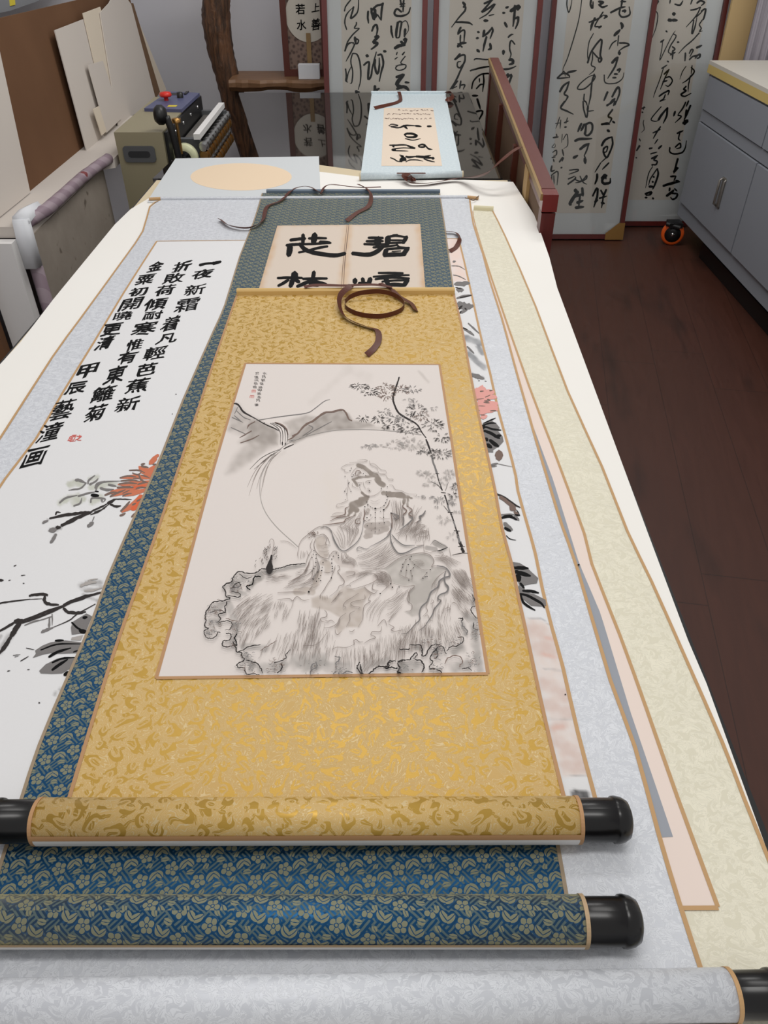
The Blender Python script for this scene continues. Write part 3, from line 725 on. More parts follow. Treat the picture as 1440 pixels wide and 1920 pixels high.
# ================================================================== scroll-edge machine at the end of the bench
o = thing('roller_machine', (-.93, 3.4, 0), 'olive beige roller machine with red stop button left of the far table end', 'machine')
MY, MZ = 3.09, .82
xl, xr = PY(213, 248, MY).x, PY(304, 248, MY).x
xl2, xr2 = PY(247, 380, MY).x, PY(340, 362, MY).x
zlow = PY(245, 380, MY).z
mb = MB(); k = (MZ-.36)/(MZ-zlow); d1 = 3.74
v = [(xl, MY, MZ), (xr, MY, MZ), (xr, d1, MZ), (xl, d1, MZ), (xl, MY, .36), (xr, MY, .36), (xr, d1, .36), (xl, d1, .36)]
mb.add(v, [(0, 1, 2, 3), (4, 7, 6, 5), (0, 4, 5, 1), (1, 5, 6, 2), (2, 6, 7, 3), (3, 7, 4, 0)]); mb.build('housing', OLIVE, o)
for x in (xl+.02, xr-.02):
    for y in (MY+.03, d1-.03): mb = MB(); mb.box((x-.015, y-.015, .001), (x+.015, y+.015, .36)); mb.build('leg', BLACK, o)
hy = MY-.004
def rr_box(mb, x0, x1, z0, z1, r, y0, y1, m=0):
    c = [(x1-r, z1-r, 0), (x0+r, z1-r, 90), (x0+r, z0+r, 180), (x1-r, z0+r, 270)]; pts = []
    for cx_, cz_, a0 in c:
        for k in range(5): an = math.radians(a0+k*22.5); pts.append(Vector((cx_+r*math.cos(an), y0, cz_+r*math.sin(an))))
    mb.prism(pts, (0, y1-y0, 0), m)
a, b_ = PY(229, 274, hy), PY(294, 304, hy)
mb = MB(); rr_box(mb, a.x, b_.x, b_.z, a.z, .012, hy-.004, MY-.0005); hp = mb.build('handle_plate', DGREY, o)
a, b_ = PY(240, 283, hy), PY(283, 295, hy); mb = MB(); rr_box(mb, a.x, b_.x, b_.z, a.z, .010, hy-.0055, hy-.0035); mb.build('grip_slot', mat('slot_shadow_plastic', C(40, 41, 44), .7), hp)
# control panel
pz = MZ+.012
ca = [P(270, 203, pz), P(340, 205, pz), P(374, 174, pz), P(316, 171, pz)]
mb = MB(); mb.prism(ca, (0, 0, -.012)); cp = mb.build('control_panel', PANELBLUE, o)
mb = MB(); q = P(312, 188, pz); mb.lathe(q, q+Vector((0, 0, .1)), [(0, .009), (.014, .009), (.014, .022), (.02, .026), (.03, .022), (.034, .0001)], 20); mb.build('stop_button', REDBTN, cp)
mb = MB(); q = P(338, 183, pz); mb.lathe(q, q+Vector((0, 0, .1)), [(0, .014), (.02, .013), (.022, .0001)], 16); mb.build('speed_knob', BLACK, cp)
mb = MB(); q = P(323, 199, pz); mb.box((q.x-.018, q.y-.015, pz), (q.x+.018, q.y+.015, pz+.001)); mb.build('warning_label', YLW, cp)
mb = MB(); q = P(352, 175, pz); mb.box((q.x-.012, q.y-.03, pz), (q.x+.0, q.y+.03, pz+.004)); q = P(330, 176, pz); mb.box((q.x-.03, q.y-.03, pz), (q.x+.03, q.y+.02, pz+.001)); mb.build('display', BLACK, cp)
# side plate and roller unit
mb = MB(); mb.box((xr+.0005, MY+.02, .40), (xr+.012, d1+.06, MZ-.005)); sp = mb.build('side_plate', BLACK, o)
for y in (MY+.15, MY+.3, MY+.45, MY+.6):
    for z in (MZ-.03, MZ-.2): mb = MB(); mb.lathe((xr+.012, y, z), (xr+.02, y, z), [(0, .006), (.004, .006), (.005, .0001)], 10); mb.build('bolt', STEEL, sp)
XR = xr+.10
mb = MB(); mb.box((xr+.012, MY+.16, MZ-.19), (XR, MY+.19, MZ-.06)); mb.build('roller_bracket', DGREY, o); mb = MB(); mb.box((xr+.012, d1+.02, MZ-.19), (XR+.02, d1+.05, MZ-.06)); mb.build('roller_bracket', DGREY, o)
mb = MB(); mb.box((XR-.015, MY+.13, MZ-.055), (XR+.01, d1+.07, MZ-.035)); mb.build('guide_bar', WHITE, o)
mb = MB(); mb.box((xr+.02, MY+.2, MZ-.09), (XR-.02, d1+.02, MZ-.075)); mb.build('feed_plate', PEWTER, o)
for z, r, m in ((MZ-.085, .014, STEEL), (MZ-.115, .016, ROLLBRASS), (MZ-.15, .010, STEEL), (MZ-.18, .018, ROLLBRASS)):
    mb = MB(); mb.cyl((XR+.016, MY+.13, z), (XR+.016, d1+.08, z), r, 18)
    for y in [MY+.15+.06*k for k in range(10)]: mb.cyl((XR+.016, y, z), (XR+.016, y+.012, z), r+.006, 14)
    mb.build('roller', m, o)
mb = MB(); mb.lathe((XR-.05, MY+.07, MZ-.11), (XR-.05, MY+.12, MZ-.11), [(0, .028), (0, .05), (.035, .05), (.035, .028), (0, .028)], 30); pl = mb.build('pulley', PALEGREEN, o)
mb = MB(); mb.cyl((XR-.05, MY+.05, MZ-.11), (XR-.05, MY+.17, MZ-.11), .012, 14)
for k in range(3):
    an = k*2.094; mb.cyl((XR-.05, MY+.085, MZ-.11), (XR-.05+.03*math.cos(an), MY+.085, MZ-.11+.03*math.sin(an)), .006, 8)
mb.build('axle', BLACK, pl)
mb = MB(); lx = xr+.035; mb.tube(spline([(lx, MY+.03, MZ-.30), (lx+.01, MY+.02, MZ-.16), (lx, MY+.02, MZ-.02), (lx-.015, MY+.02, MZ+.05)], 6), .013, 12); lv = mb.build('lever', BLACK, o)
q = Vector((lx-.03, MY+.02, MZ+.055))
mb = MB(); mb.lathe(q-Vector((.03, 0, 0)), q+Vector((.03, 0, 0)), [(0, .0001), (.004, .024), (.016, .034), (.032, .034), (.044, .024), (.048, .0001)], 20); mb.build('lever_knob', BLACK, lv)
mb = MB(); q = Vector((lx+.01, MY+.06, MZ-.01)); mb.cyl(q-Vector((0, 0, .08)), q+Vector((0, 0, .035)), .006); mb.lathe(q+Vector((0, 0, .03)), q+Vector((0, 0, .06)), [(0, .016), (.014, .018), (.018, .0001)], 14); mb.build('clamp_screw', ROLLBRASS, o)
# ================================================================== the scrolls
Z_IV, Z_FAN, Z_SI, Z_SKY, Z_BL, Z_GO = TZ+.0010, TZ+.0012, TZ+.0024, TZ+.0012, TZ+.0038, TZ+.0052
def bar(name, pL, pR, z, h, d, m, parent, endm=None):
    a, b = P(*pL, z), P(*pR, z); ax = (b-a).normalized(); pv = Vector((-ax.y, ax.x, 0))
    prof = [(-d/2, 0), (-d/2, h*.72), (-d*.28, h), (d*.28, h), (d/2, h*.72), (d/2, 0)]
    mb = MB(); n = len(prof)
    vs = [q+pv*u+Vector((0, 0, v)) for q in (a, b) for u, v in prof]
    uv = [((q.x), u+v) for q in (a, b) for u, v in prof]
    mb.add(vs, [(k, (k+1) % n, n+(k+1) % n, n+k) for k in range(n)], 0, uv); mb.add(vs, [tuple(reversed(range(n))), tuple(range(n, 2*n))], 0, uv)
    return mb.build(name, m, parent)
def roller(pL, pR, z, r, m, parent, rim, back, left=None, right=None, knob_r=.0205, strip=(10, 25)):
    zc = z+r; a, b = P(*pL, zc), P(*pR, zc); ax = (b-a).normalized(); L = (b-a).length
    mb = MB(); mb.lathe(a, b, [(0, r*.55), (0, r), (L, r), (L, r*.55)], 40)
    ro = mb.build('roller', m, parent)
    mb = MB()
    for t0, t1 in ((0-.0008, .0028), (L-.0028, L+.0008)): mb.lathe(a, b, [(t0, r*.5), (t0, r+.0006), (t1, r+.0006), (t1, r*.5)], 40, smooth=False)
    # cloth edge closing the roll on the near, lower side
    u = Vector((-ax.y, ax.x, 0))
    def band(a0, a1, dr, mi):
        N = 6; vs = []
        for k in range(N+1):
            an = math.radians(a0+(a1-a0)*k/N); dv = (-u*math.cos(an)+Vector((0, 0, 1))*math.sin(an))*(r+dr); vs += [a+dv, b+dv]
        mb.add(vs, [(2*k, 2*k+1, 2*k+3, 2*k+2) for k in range(N)], mi, smooth=True)
    if strip: band(strip[0], strip[1], .0007, 0); band(-36, strip[0], .0005, 1)
    mb.build('roller_edging', [rim, back], ro)
    def knob(c, d, ext):
        mb = MB(); R = knob_r
        mb.lathe(c, c+d, [(0, R*.97), (ext-.018, R*.97), (ext-.0172, R*1.04), (ext-.014, R*1.06), (ext-.008, R*1.0), (ext-.003, R*.86), (ext-.0006, R*.6), (ext, .00001)], 36)
        mb.build('roller_knob', BLACKWOOD, parent)
    if right: knob(b, ax, (P(*right, zc)-b).length)
    if left: knob(a, -ax, (P(*left, zc)-a).length)
    return ro
def ribbon(pts, z, wid, parent, label=None):     # pts: (px, py, height mm, on-edge)
    c = spline([(x, y, h, e) for x, y, h, e in pts], 6)
    mb = MB(); mb.strip([P(x, y, z+h*.001) for x, y, h, e in c], wid, [min(1, max(0, e))*(1 if e > .97 else .55) for x, y, h, e in c], .0008)
    return mb.build('hanging_ribbon', RIBBON, parent)
def Z(ox, oy, s, *v): return [(ox+v[i]/s, oy+v[i+1]/s) for i in range(0, len(v), 2)]

# ------------------------------------------------------------------ ivory scroll (lowest, right)
iv = thing('hanging_scroll', P(1200, 1200, Z_IV), 'ivory brocade hanging scroll lying lowest of the pile, along the right table edge', 'scroll')
fn = level(Z_IV)
ivR = [(924, 394)]+Z(820, 380, 2.3226, 300, 150, 430, 450, 570, 820, 720, 1150, 830, 1430)+Z(860, 900, 2.483, 900, 470, 1060, 830, 1230, 1220, 1335, 1490)+[(1436, 1595), (1530, 1835), (1580, 1960)]
ivB = [(886, 396)]+Z(820, 380, 2.3226, 165, 100, 240, 340, 400, 800, 500, 1060, 640, 1440)+Z(860, 900, 2.483, 620, 390, 750, 720, 880, 1080, 1020, 1480)+[(1346, 1700)]
mb = MB(); sheet(mb, fn, [(840, 394), (900, 700), (1000, 1100), (1120, 1500), (1240, 1960)], ivR, 60, 2); mb.build('brocade_mount', IVORY, iv)
mb = MB(); sheet(mb, level(Z_IV+.0005), [(872, 420), (900, 640), (960, 960), (1060, 1250), (1150, 1500), (1230, 1701)], [(x-1, y) for x, y in ivB[1:]], 50, 1, 0, .0003)
mb.build('painting_paper', mat('pinkish_paper', C(226, 210, 200), .75, 0, .2), iv)
mb = MB(); gr = [(1000, 800)]+Z(860, 900, 2.483, 440, 0, 560, 385, 660, 620, 800, 1080, 940, 1490)+[(1262, 1569)]
sheet(mb, level(Z_IV+.0008), [(985, 800), (1015, 920), (1066, 1060), (1140, 1290), (1195, 1460), (1222, 1571)], gr, 40, 1, 0, .0002); mb.build('inner_border', mat('blue_grey_border', C(146, 150, 158), .7), iv)
mb = MB(); edge_strip(mb, fn, [(x-1, y) for x, y in ivR], .0042); edge_strip(mb, fn, ivB, .0042, 0, .0009); edge_strip(mb, fn, [(1200, 1703), (1347, 1702)], .0042, 0, .0011)
mb.build('edging', TAN, iv)
bar('top_rod', (888, 393), (925, 395), Z_IV, .012, .010, mat('ivory_rod_cloth', C(218, 210, 176), .5), iv)

# ------------------------------------------------------------------ fan mount sheet at the far left
fs = thing('fan_mount_sheet', P(440, 330, Z_FAN), 'pale blue-grey paper sheet with a peach oval, lying at the far left table corner', 'paper')
mb = MB(); sheet(mb, level(Z_FAN), [(329, 297), (283, 366), (276, 380)], [(598, 293), (599, 320), (602, 384)], 8, 6)
mb.build('sheet', mat('blue_grey_paper', C(202, 206, 208), .8, 0, .2), fs)
mb = MB(); el = [P(452+95*math.cos(a), 331.5+25.5*math.sin(a), Z_FAN+.0004) for a in [k*math.pi/32 for k in range(64)]]
mb.prism(el, (0, 0, -.0003)); mb.build('oval_panel', mat('peach_silk', C(228, 206, 178), .75, 0, .2), fs)

# ------------------------------------------------------------------ silver scroll
si = thing('hanging_scroll', P(640, 1400, Z_SI), 'wide silver-white brocade scroll with ink chrysanthemums and calligraphy, under the blue and gold scrolls', 'scroll')
fn = level(Z_SI)
siL = [(300, 375)]+Z(0, 280, 3, 840, 320, 800, 460, 690, 620, 450, 950, 290, 1170, 0, 1620)+[(-140, 1030), (-360, 1400), (-590, 1838)]
siR = [(882, 372), (889, 420), (907, 476), (920, 526), (942, 595), (959, 657)]+Z(880, 700, 7.385, 670, 0, 830, 560, 950, 980)+[(1035, 920), (1055, 984), (1085, 1069), (1146, 1275), (1192, 1400), (1237, 1565), (1275, 1692), (1320, 1830)]
inR = [(856, 447), (862, 456), (879, 528), (893, 592), (907, 654), (919, 700), (934, 768), (952, 833), (967, 892), (971, 920), (988, 981), (1004, 1039), (1017, 1104), (1035, 1177), (1055, 1249), (1083, 1371), (1117, 1500)]
inL = [(294, 452), (233, 547), (177, 640), (117, 737), (67, 823), (10, 897), (-80, 1035), (-230, 1270), (-372, 1505)]
mb = MB(); sheet(mb, fn, siL, siR, 80, 2); mb.build('brocade_mount', SILVER, si)
mb = MB(); edge_strip(mb, fn, [(x+1, y) for x, y in siL], .0045); edge_strip(mb, fn, [(x-1.5, y) for x, y in siR], .0045); edge_strip(mb, fn, inL, .0045, 0, .0012); edge_strip(mb, fn, inR, .0045, 0, .0012); edge_strip(mb, fn, [(294, 452), (856, 447)], .0035, 0, .00128)
mb.build('edging', TAN, si)
bar('top_rod', (302, 374), (876, 371), Z_SI, .007, .012, SILVER, si)
mb = MB(); mb.tube([P(x, y, Z_SI+h) for x, y, h in spline([(872, 371, .009), (880, 373, .008), (888, 376, .004), (893, 371, .006), (898, 367, .010)], 5)], .0012, 6); mb.build('hanging_cord', mat('tan_cord', C(104, 84, 64), .8), si)
bar('rod_end', (280, 375), (302, 374), Z_SI, .0065, .010, TAN, si); bar('rod_end', (876, 371), (897, 373), Z_SI, .0065, .010, TAN, si)
roller((-560, 1895), (1372, 1866), Z_SI, .0198, SILVER, si, TAN, TAN2, None, (1480, 1862), .0185, (-10, 2))
# its painting
W = Wash(C(219, 219, 220))
OLV, GRW = C(186, 188, 176), C(140, 138, 138)
I = (80, 860, 6)
W.batch(*I, OLV, [[100,310,290,380,270,440,300],[80,540,230,610,210],[90,200,500,300,440,400,420],[100,350,500,450,450],[100,560,490,620,450,660,430],[90,620,310,760,290,830,290],[80,540,320,600,320]], .85, .5)
W.batch(*I, GRW, [[60,90,810,150,790,190,780],[30,150,850,110,920,85,940],[30,0,720,60,690]], .8, .5)
J = (0, 1050, 6.545)
W.batch(*J, C(150, 148, 148), [[100,990,320,1080,280,1230,280],[70,1030,370,1150,370,1250,330],[60,1020,430,1200,500],[40,660,1660,740,1580],[110,120,930,60,1020,-20,1130],[60,20,930,-60,1000]], .7, .8)
Kk = (820, 420, 6.4)
W.polyb(*Kk, [100,120,230,120,275,235,360,685,190,690], C(226, 204, 194), .9, 4)
W.batch(*Kk, C(132, 134, 138), [[100,350,1370,450,1410,530,1430],[70,490,1470,540,1550],[90,380,1550,460,1640,560,1720],[36,420,1800,560,1850]], .8, .5)
N_ = (960, 1130, 5.053)
W.polyb(*N_, [125,150,250,150,340,200,400,300,720,1640,475,1650], C(217, 204, 197), .85, 5)
W.batch(*N_, C(206, 186, 178), [[190,180,240,300,300,330,420],[210,240,420,380,480],[180,300,760,420,820,520,900],[180,340,960,460,1020,540,1040],[150,380,1190,470,1160],[190,430,1320,560,1420,640,1470],[170,500,1540,640,1560,700,1560]], .75, .8)
W.batch(*N_, C(212, 170, 156), [[60,320,330,380,350],[60,300,490,420,520],[70,400,1190,480,1170]], .5, .9)
W.batch(*N_, C(150, 150, 152), [[26,300,630,470,640],[26,340,1100,580,1100],[18,470,1650,700,1635],[20,170,150,290,150,360,220]], .5, .9)
W.batch(*N_, C(88, 88, 90), [[120,600,1810,700,1830]], .95, .6)
mb = MB(); pfn = level(Z_SI+.0008)
sheet(mb, pfn, inL, inR, 300, 220, 0, .0003, W)
ik = Ink(mb, lambda px, py, off=0: P(px, py, Z_SI+.0008+off))
# poem columns
ik.batch(30, 470, 3.6, K_, [[20,1240,97,1290,86,1340,84,1380,75],[26,1330,86,1382,74]], tp=(.9, .8, .6))
for col in (('夜',1262,155,150,62),('新',1212,262,150,70),('霜',1155,365,170,88),('着',1045,490,130,100),('凡',1020,592,150,66),('輕',940,690,160,88),('芭',882,800,140,84),('蕉',820,910,165,95),('新',755,1035,170,96),
            ('折',1122,105,130,70),('敗',1065,185,150,66),('荷',1008,265,140,72),('傾',942,360,165,78),('耐',925,435,140,56),('寒',868,525,180,92),('惟',800,635,120,76),('有',752,720,140,80),('東',672,835,145,116),('籬',590,965,165,104),('菊',535,1095,145,110),
            ('金',945,105,110,66),('粟',875,192,130,66),('初',828,275,130,58),('開',775,360,155,80),('曉',720,440,135,60),('更',648,530,150,84),('清',600,620,120,88),
            ('甲',482,810,140,96),('辰',405,925,150,80),('藝',318,1072,165,140),('潼',230,1222,165,125),('画',125,1392,160,130)):
    ch, x, y, w_, h_ = col; cx, cy = 30+x/3.6, 470+y/3.6
    lean_ = (720-cx)/(cy+190)
    nv = len(glyph_mesh(ch, 0)[0]); few = nv < 75
    for q_ in range(3): ik.glyph(ch, cx+(q_-1)*(.8 if few else .35), cy+(q_ % 2)*(.6 if few else .2), w_/3.6*.9, h_/3.6*.98, K_, lean_*.75, .26, .014 if few else .008, 0)
for x, y in ((375, 1268), (425, 1262)): ik.glyph('印' if x < 400 else '之', 30+x/3.6, 470+y/3.6, 12, 11, S_, .4, .0, .02, .02)
ik.batch(30, 470, 3.6, S_, [[5,362,1288,380,1245],[5,362,1288,402,1284],[5,380,1246,410,1244],[5,415,1274,440,1246]], jit=.2)
# chrysanthemum, left part
ik.batch(*I, O_, [[80,1085,90,1150,140,1260,170],[50,875,215,1000,205,1120,205,1260,210],[50,850,290,1000,280,1200,265],[42,720,402,800,372,950,342,1180,300],[42,770,422,900,385,1170,355],[42,920,420,1050,385,1160,350],[56,890,600,1000,530,1110,420],[80,1060,550,1120,450],[70,1180,150,1270,100],[60,1200,60,1270,-10],[36,1240,0,1300,-40]], tp=(.3, 1, .9))
ik.batch(*I, V_, [[70,1060,530,1110,430],[56,1000,570,1060,540],[40,1090,470,1130,420],[30,1000,330,1150,300]], tp=(.5, 1, .8))
ik.batch(*I, B_, [[22,870,215,960,195,1050,205],[20,880,250,1000,242,1100,255],[24,860,285,960,272,1060,280],[28,840,325,940,320,1020,325],[26,700,410,760,385,830,375],[24,760,425,830,390,930,350],[20,900,420,940,400,1000,390],[28,880,590,940,530,980,480],[26,870,640,900,630,930,610],[20,1070,290,1120,275,1180,265],[20,1050,335,1100,322,1170,325],[22,1080,180,1110,240,1180,270],[18,1110,185,1150,195,1200,215],[16,975,130,1080,130,1150,160],[18,1010,160,1070,180,1110,150],[24,1110,65,1150,55],[24,1110,85,1190,100],[20,1240,65,1280,62],[20,1060,480,1110,450],[22,1010,520,1050,500],[20,1000,655,1040,610],[14,1020,220,1100,222],[14,900,390,980,352]])
ik.batch(*I, G_, [[30,370,240,410,240,490,275],[16,490,270,430,330,350,345,290,355],[20,510,280,520,240,590,185],[18,530,290,600,250,625,220],[24,530,290,560,270],[18,600,350,620,300,690,260,880,250],[18,590,330,610,280,700,250],[28,650,330,720,350,800,345],[24,740,290,830,310],[20,190,495,260,440,390,410],[20,400,420,500,390,600,370],[18,350,530,420,500,440,440],[18,540,490,560,440,700,450,680,490],[24,660,440,670,490]], tp=(.9, 1, .3))
ik.batch(*I, K_, [[40,550,410,630,415],[16,590,365,630,370]])
ik.batch(*I, D_, [[32,80,672,250,635,400,615,500,602,555,600],[40,210,750,300,710,420,650,540,610],[18,550,590,650,545,740,500],[16,540,630,640,590,760,500],[10,580,600,700,560],[34,730,500,820,455],[14,800,455,900,455,1000,460],[26,760,510,820,535,880,530],[18,145,630,160,600,200,605],[40,150,780,200,770]], jit=.3)
ik.batch(*I, G_, [[56,80,810,150,795],[34,150,850,110,920,85,945],[44,510,760,550,730,570,715],[12,560,700,580,650],[26,0,722,60,695]], jit=.25)
# branches and leaves, lower left
ik.batch(*J, D_, [[20,-60,550,0,530,150,505,370,480],[34,360,440,420,425,560,420,580,440],[40,550,440,545,500,600,540,720,550],[10,370,480,520,475],[30,270,745,450,680,600,620,780,555],[26,270,770,450,710,600,650,780,570],[46,780,560,900,500,1050,450,1250,395],[60,180,760,280,735],[64,250,765,170,880,130,950],[46,130,950,60,1060,-10,1150],[30,-20,880,120,800,200,755],[40,780,590,840,640,960,650,1050,635],[14,1170,540,950,660,850,740,640,830]], jit=.28)
ik.batch(*J, G_, [[36,510,885,560,860,650,830],[24,600,830,610,700],[16,640,660,640,800],[18,470,735,300,800],[14,640,690,420,760]], jit=.35)
ik.batch(*J, L_, [[40,990,320,1080,280,1180,270],[24,1040,380,1150,370,1250,340],[16,1080,250,1200,230]], jit=.4)
ik.poly(Z(*J, 890,760,1060,655,1130,690,1050,880,1000,900,880,915,870,830), G_); ik.poly(Z(*J, 430,1110,520,1050,620,1010,800,985,1000,1010,980,1080,940,1140,700,1150,620,1140,520,1160,400,1200,440,1150), G_)
ik.poly(Z(*J, 480,1360,560,1280,700,1210,920,1190,860,1330,760,1390,640,1395,500,1390), G_); ik.poly(Z(*J, 880,950,1020,920,990,985,870,980), L_)
ik.batch(*J, K_, [[32,680,990,780,985],[22,500,1105,640,1050,760,1030,990,1030],[34,600,1190,700,1130,870,1080],[28,640,1260,760,1210,920,1195],[38,640,1350,720,1290,830,1220],[46,790,1410,850,1370],[26,880,765,960,840,1060,880],[56,980,870,1060,880],[40,1020,710,1070,700],[18,900,1130,970,1105]])
ik.batch(*J, D_, [[12,170,75,200,60],[10,260,190,310,185],[10,105,250,130,245],[10,280,285,300,285],[36,-10,250,40,245],[8,160,1170,250,1160],[12,250,1240,350,1180],[12,90,1365,125,1355],[10,335,1343,365,1343],[16,475,1755,490,1748],[9,320,1080,420,1100],[8,180,1190,230,1175]], jit=.4)
ik.dot(330, 739, 1.2, D_); ik.dot(323, 776, 1, D_)
# right margin of the painting
ik.batch(*Kk, G_, [[56,215,720,300,715,385,710],[56,240,785,310,790],[26,235,890,330,860,412,852],[80,250,965,340,985,425,985],[36,290,1065,330,1035,365,1015],[10,170,500,260,505,330,545],[10,190,610,260,625,340,665],[24,190,452,218,446],[30,320,1255,380,1290,440,1335],[20,370,1190,500,1310],[22,360,1470,440,1550],[24,420,1805,500,1830,560,1850]], jit=.3)
ik.batch(*Kk, D_, [[16,270,885,410,855],[26,260,1020,300,980],[18,330,1010,350,1030],[16,310,1245,360,1270],[16,270,1070,290,1040],[14,220,760,290,780],[8,490,1880,510,1880],[8,570,1885,590,1885]], jit=.3)
Lr = (880, 700, 7.385)
ik.batch(*Lr, G_, [[60,30,20,110,40,190,75]], jit=.2)
ik.batch(*Lr, R_, [[90,85,250,170,220,215,215],[100,95,300,220,270,335,260],[90,110,350,220,330,370,330],[90,125,420,250,420,385,420],[90,140,480,280,470,385,470],[70,150,550,280,510,390,500],[60,170,610,240,590],[70,160,190,190,200]], tp=(.8, 1, .5), jit=.2)
ik.batch(*Lr, B_, [[20,150,250,200,245],[24,250,360,290,375],[20,200,400,280,410],[18,290,520,370,515],[18,160,575,215,580],[22,280,240,320,235],[12,100,360,200,350],[14,220,330,290,300],[12,130,450,220,455],[16,210,380,270,390]])
ik.poly(Z(*Lr, 185,690,300,650,370,690,420,750,400,800,460,870,475,940,420,1000,330,1060,330,1095,260,1090,230,980,200,800), G_)
ik.batch(*Lr, K_, [[20,200,690,290,650,362,618],[26,190,720,280,690,370,690],[80,180,735,215,750],[30,225,740,330,775,440,785],[44,205,795,300,830,380,880,420,900],[46,370,875,440,860],[50,225,900,255,935],[56,285,925,350,980,405,1010],[56,245,985,310,1030]])
ik.batch(*Lr, B_, [[110,410,1090,412,1180]], tp=(.8, 1, .8)); ik.batch(*Lr, G_, [[28,305,1265,395,1245],[8,390,1250,480,1270,595,1292],[20,300,1290,380,1280]])
M_ = (920, 920, 7.385)
ik.batch(*M_, D_, [[28,80,40,200,100,330,190,410,232],[16,360,270,400,330]], jit=.3); ik.batch(*M_, B_, [[50,130,85,260,180,340,230],[80,280,230,345,260],[40,330,290,380,330]], jit=.35)
ik.batch(*M_, G_, [[24,150,330,260,330,340,330],[40,330,350,390,410],[60,190,450,250,510,300,540]], jit=.3)
ik.batch(*M_, K_, [[40,150,375,260,352,360,402],[26,340,335,405,340],[40,195,515,280,560],[12,215,620,265,665,350,685]])
ik.poly(Z(*M_, 290,985,400,1000,500,1060,560,1120,660,1210,640,1280,560,1290,470,1310,400,1320,330,1100), G_); ik.poly(Z(*M_, 380,1310,480,1370,440,1400,600,1430,760,1510,770,1590,700,1600,560,1590,450,1500,400,1420), G_)
ik.batch(*M_, K_, [[50,320,1070,430,1070,520,1075],[60,340,1120,440,1150,550,1180],[90,365,1180,400,1250],[36,410,1280,465,1350],[40,445,1385,560,1390,665,1415],[38,405,1430,500,1450,600,1500,700,1560,745,1620],[34,415,1440,450,1540,520,1600,615,1655]])
ik.dot(1060, 1302, 1.6, D_); ik.dot(1085, 1059, 2, K_)
mb.build('painting', PMATS, si)

# ------------------------------------------------------------------ pale blue scroll on the glass
sk = thing('hanging_scroll', P(765, 260, Z_SKY), 'small pale blue scroll with large cursive writing, reaching over the dark glass table', 'scroll')
mb = MB(); sheet(mb, level(Z_SKY), [(697, 175), (676, 330)], [(835, 175), (866, 326)], 20, 4); mb.build('brocade_mount', SKY, sk)
mb = MB(); W = Wash(C(222, 206, 188)); sheet(mb, level(Z_SKY+.0006), [(720, 202), (715, 311)], [(812, 202), (829, 311)], 30, 20, 0, .0002, W)
ik = Ink(mb, lambda px, py, off=0: P(px, py, Z_SKY+.0006+off)); Gz = (640, 200, 6.857)
ik.batch(*Gz, D_, [[14,610,245,650,225,730,240,680,250,620,250],[18,640,260,720,270,760,265]])
ik.batch(*Gz, K_, [[24,750,270,800,250,850,240,950,245],[28,800,240,850,285],[24,950,245,1030,255],[26,1105,252,1160,252],[30,810,360,850,345,920,350,970,375,930,390,850,390,815,365],[14,820,410,920,430,1020,410],[20,620,495,700,495,800,490,870,500],[28,660,500,680,520],[28,850,500,900,520,950,530],[30,650,555,700,550],[14,650,545,800,530,950,540],[14,660,565,860,570],[24,990,500,1040,485,1080,500,1050,520,1000,515,990,500],[22,1080,500,1120,540,1170,550],[16,630,655,680,675,720,700,780,710],[56,760,690,800,670,830,690],[18,750,620,800,640,760,640],[28,830,640,870,650,960,640],[34,960,640,1080,650,1180,660],[22,1030,650,1150,625],[36,1165,660,1195,665],[14,830,710,880,685,980,685,1050,700],[18,1060,670,1130,695,1200,710]])
for y, xa, xb in ((46, 730, 1165), (95, 590, 1165), (155, 560, 1175)):
    x = xa
    while x < xb:
        l = random.uniform(14, 40); ik.batch(*Gz, B_, [[random.uniform(5, 10), x, y+random.uniform(-8, 8), x+l*.5, y+random.uniform(-10, 10), x+l, y+random.uniform(-8, 8)]]); x += l+random.choice((6, 8, 30))
mb.build('calligraphy_paper', PMATS, sk)
bar('top_rod', (696, 176), (836, 176), Z_SKY, .012, .014, SKY, sk)
a, b = P(674, 331, Z_SKY+.011), P(868, 327, Z_SKY+.011); mb = MB(); mb.lathe(a, b, [(0, .0001), (0, .011), ((b-a).length, .011), ((b-a).length, .0001)], 20); mb.build('bottom_rod', SKY, sk)
for t0 in (0, (b-a).length-.003): mb = MB(); mb.lathe(a, b, [(t0-.0005, .0001), (t0-.0005, .0114), (t0+.0035, .0114), (t0+.0035, .0001)], 20); mb.build('rod_edging', BEIGE, sk)
ribbon(Z(600, 160, 4.8)+[], Z_SKY, .008, sk) if False else None
ribbon([(744, 325, 23, 0), (770, 325, 23.5, 0), (798, 325, 23, 0)], Z_SKY, .011, sk)
ribbon([(766, 326, 23, 0), (759, 333, 14, .6), (760, 341, 5, .7), (772, 346, 3, .5), (800, 346, 2, .4), (830, 341, 3, .3), (862, 335, 10, .2), (890, 334, 30, .3), (915, 325, 55, .3), (938, 305, 85, .3), (958, 288, 104, .3), (975, 277, 112, .2)], Z_SKY, .021, sk)
ribbon([(768, 326, 23, 0), (772, 334, 10, .5), (776, 340, 3, .6), (764, 333, 6, .6)], Z_SKY, .016, sk)
ribbon([(748, 172, 14, 0), (751, 184, 6, .3), (750, 190, 2, .4), (740, 195, 1.5, .5), (722, 200, 1.5, .7), (702, 205, 1.5, .8)], Z_SKY, .016, sk)
ribbon([(836, 176, 10, .5), (846, 176, 16, .8), (849, 183, 12, .9), (842, 190, 4, .9), (836, 188, 6, .9)], Z_SKY, .018, sk)

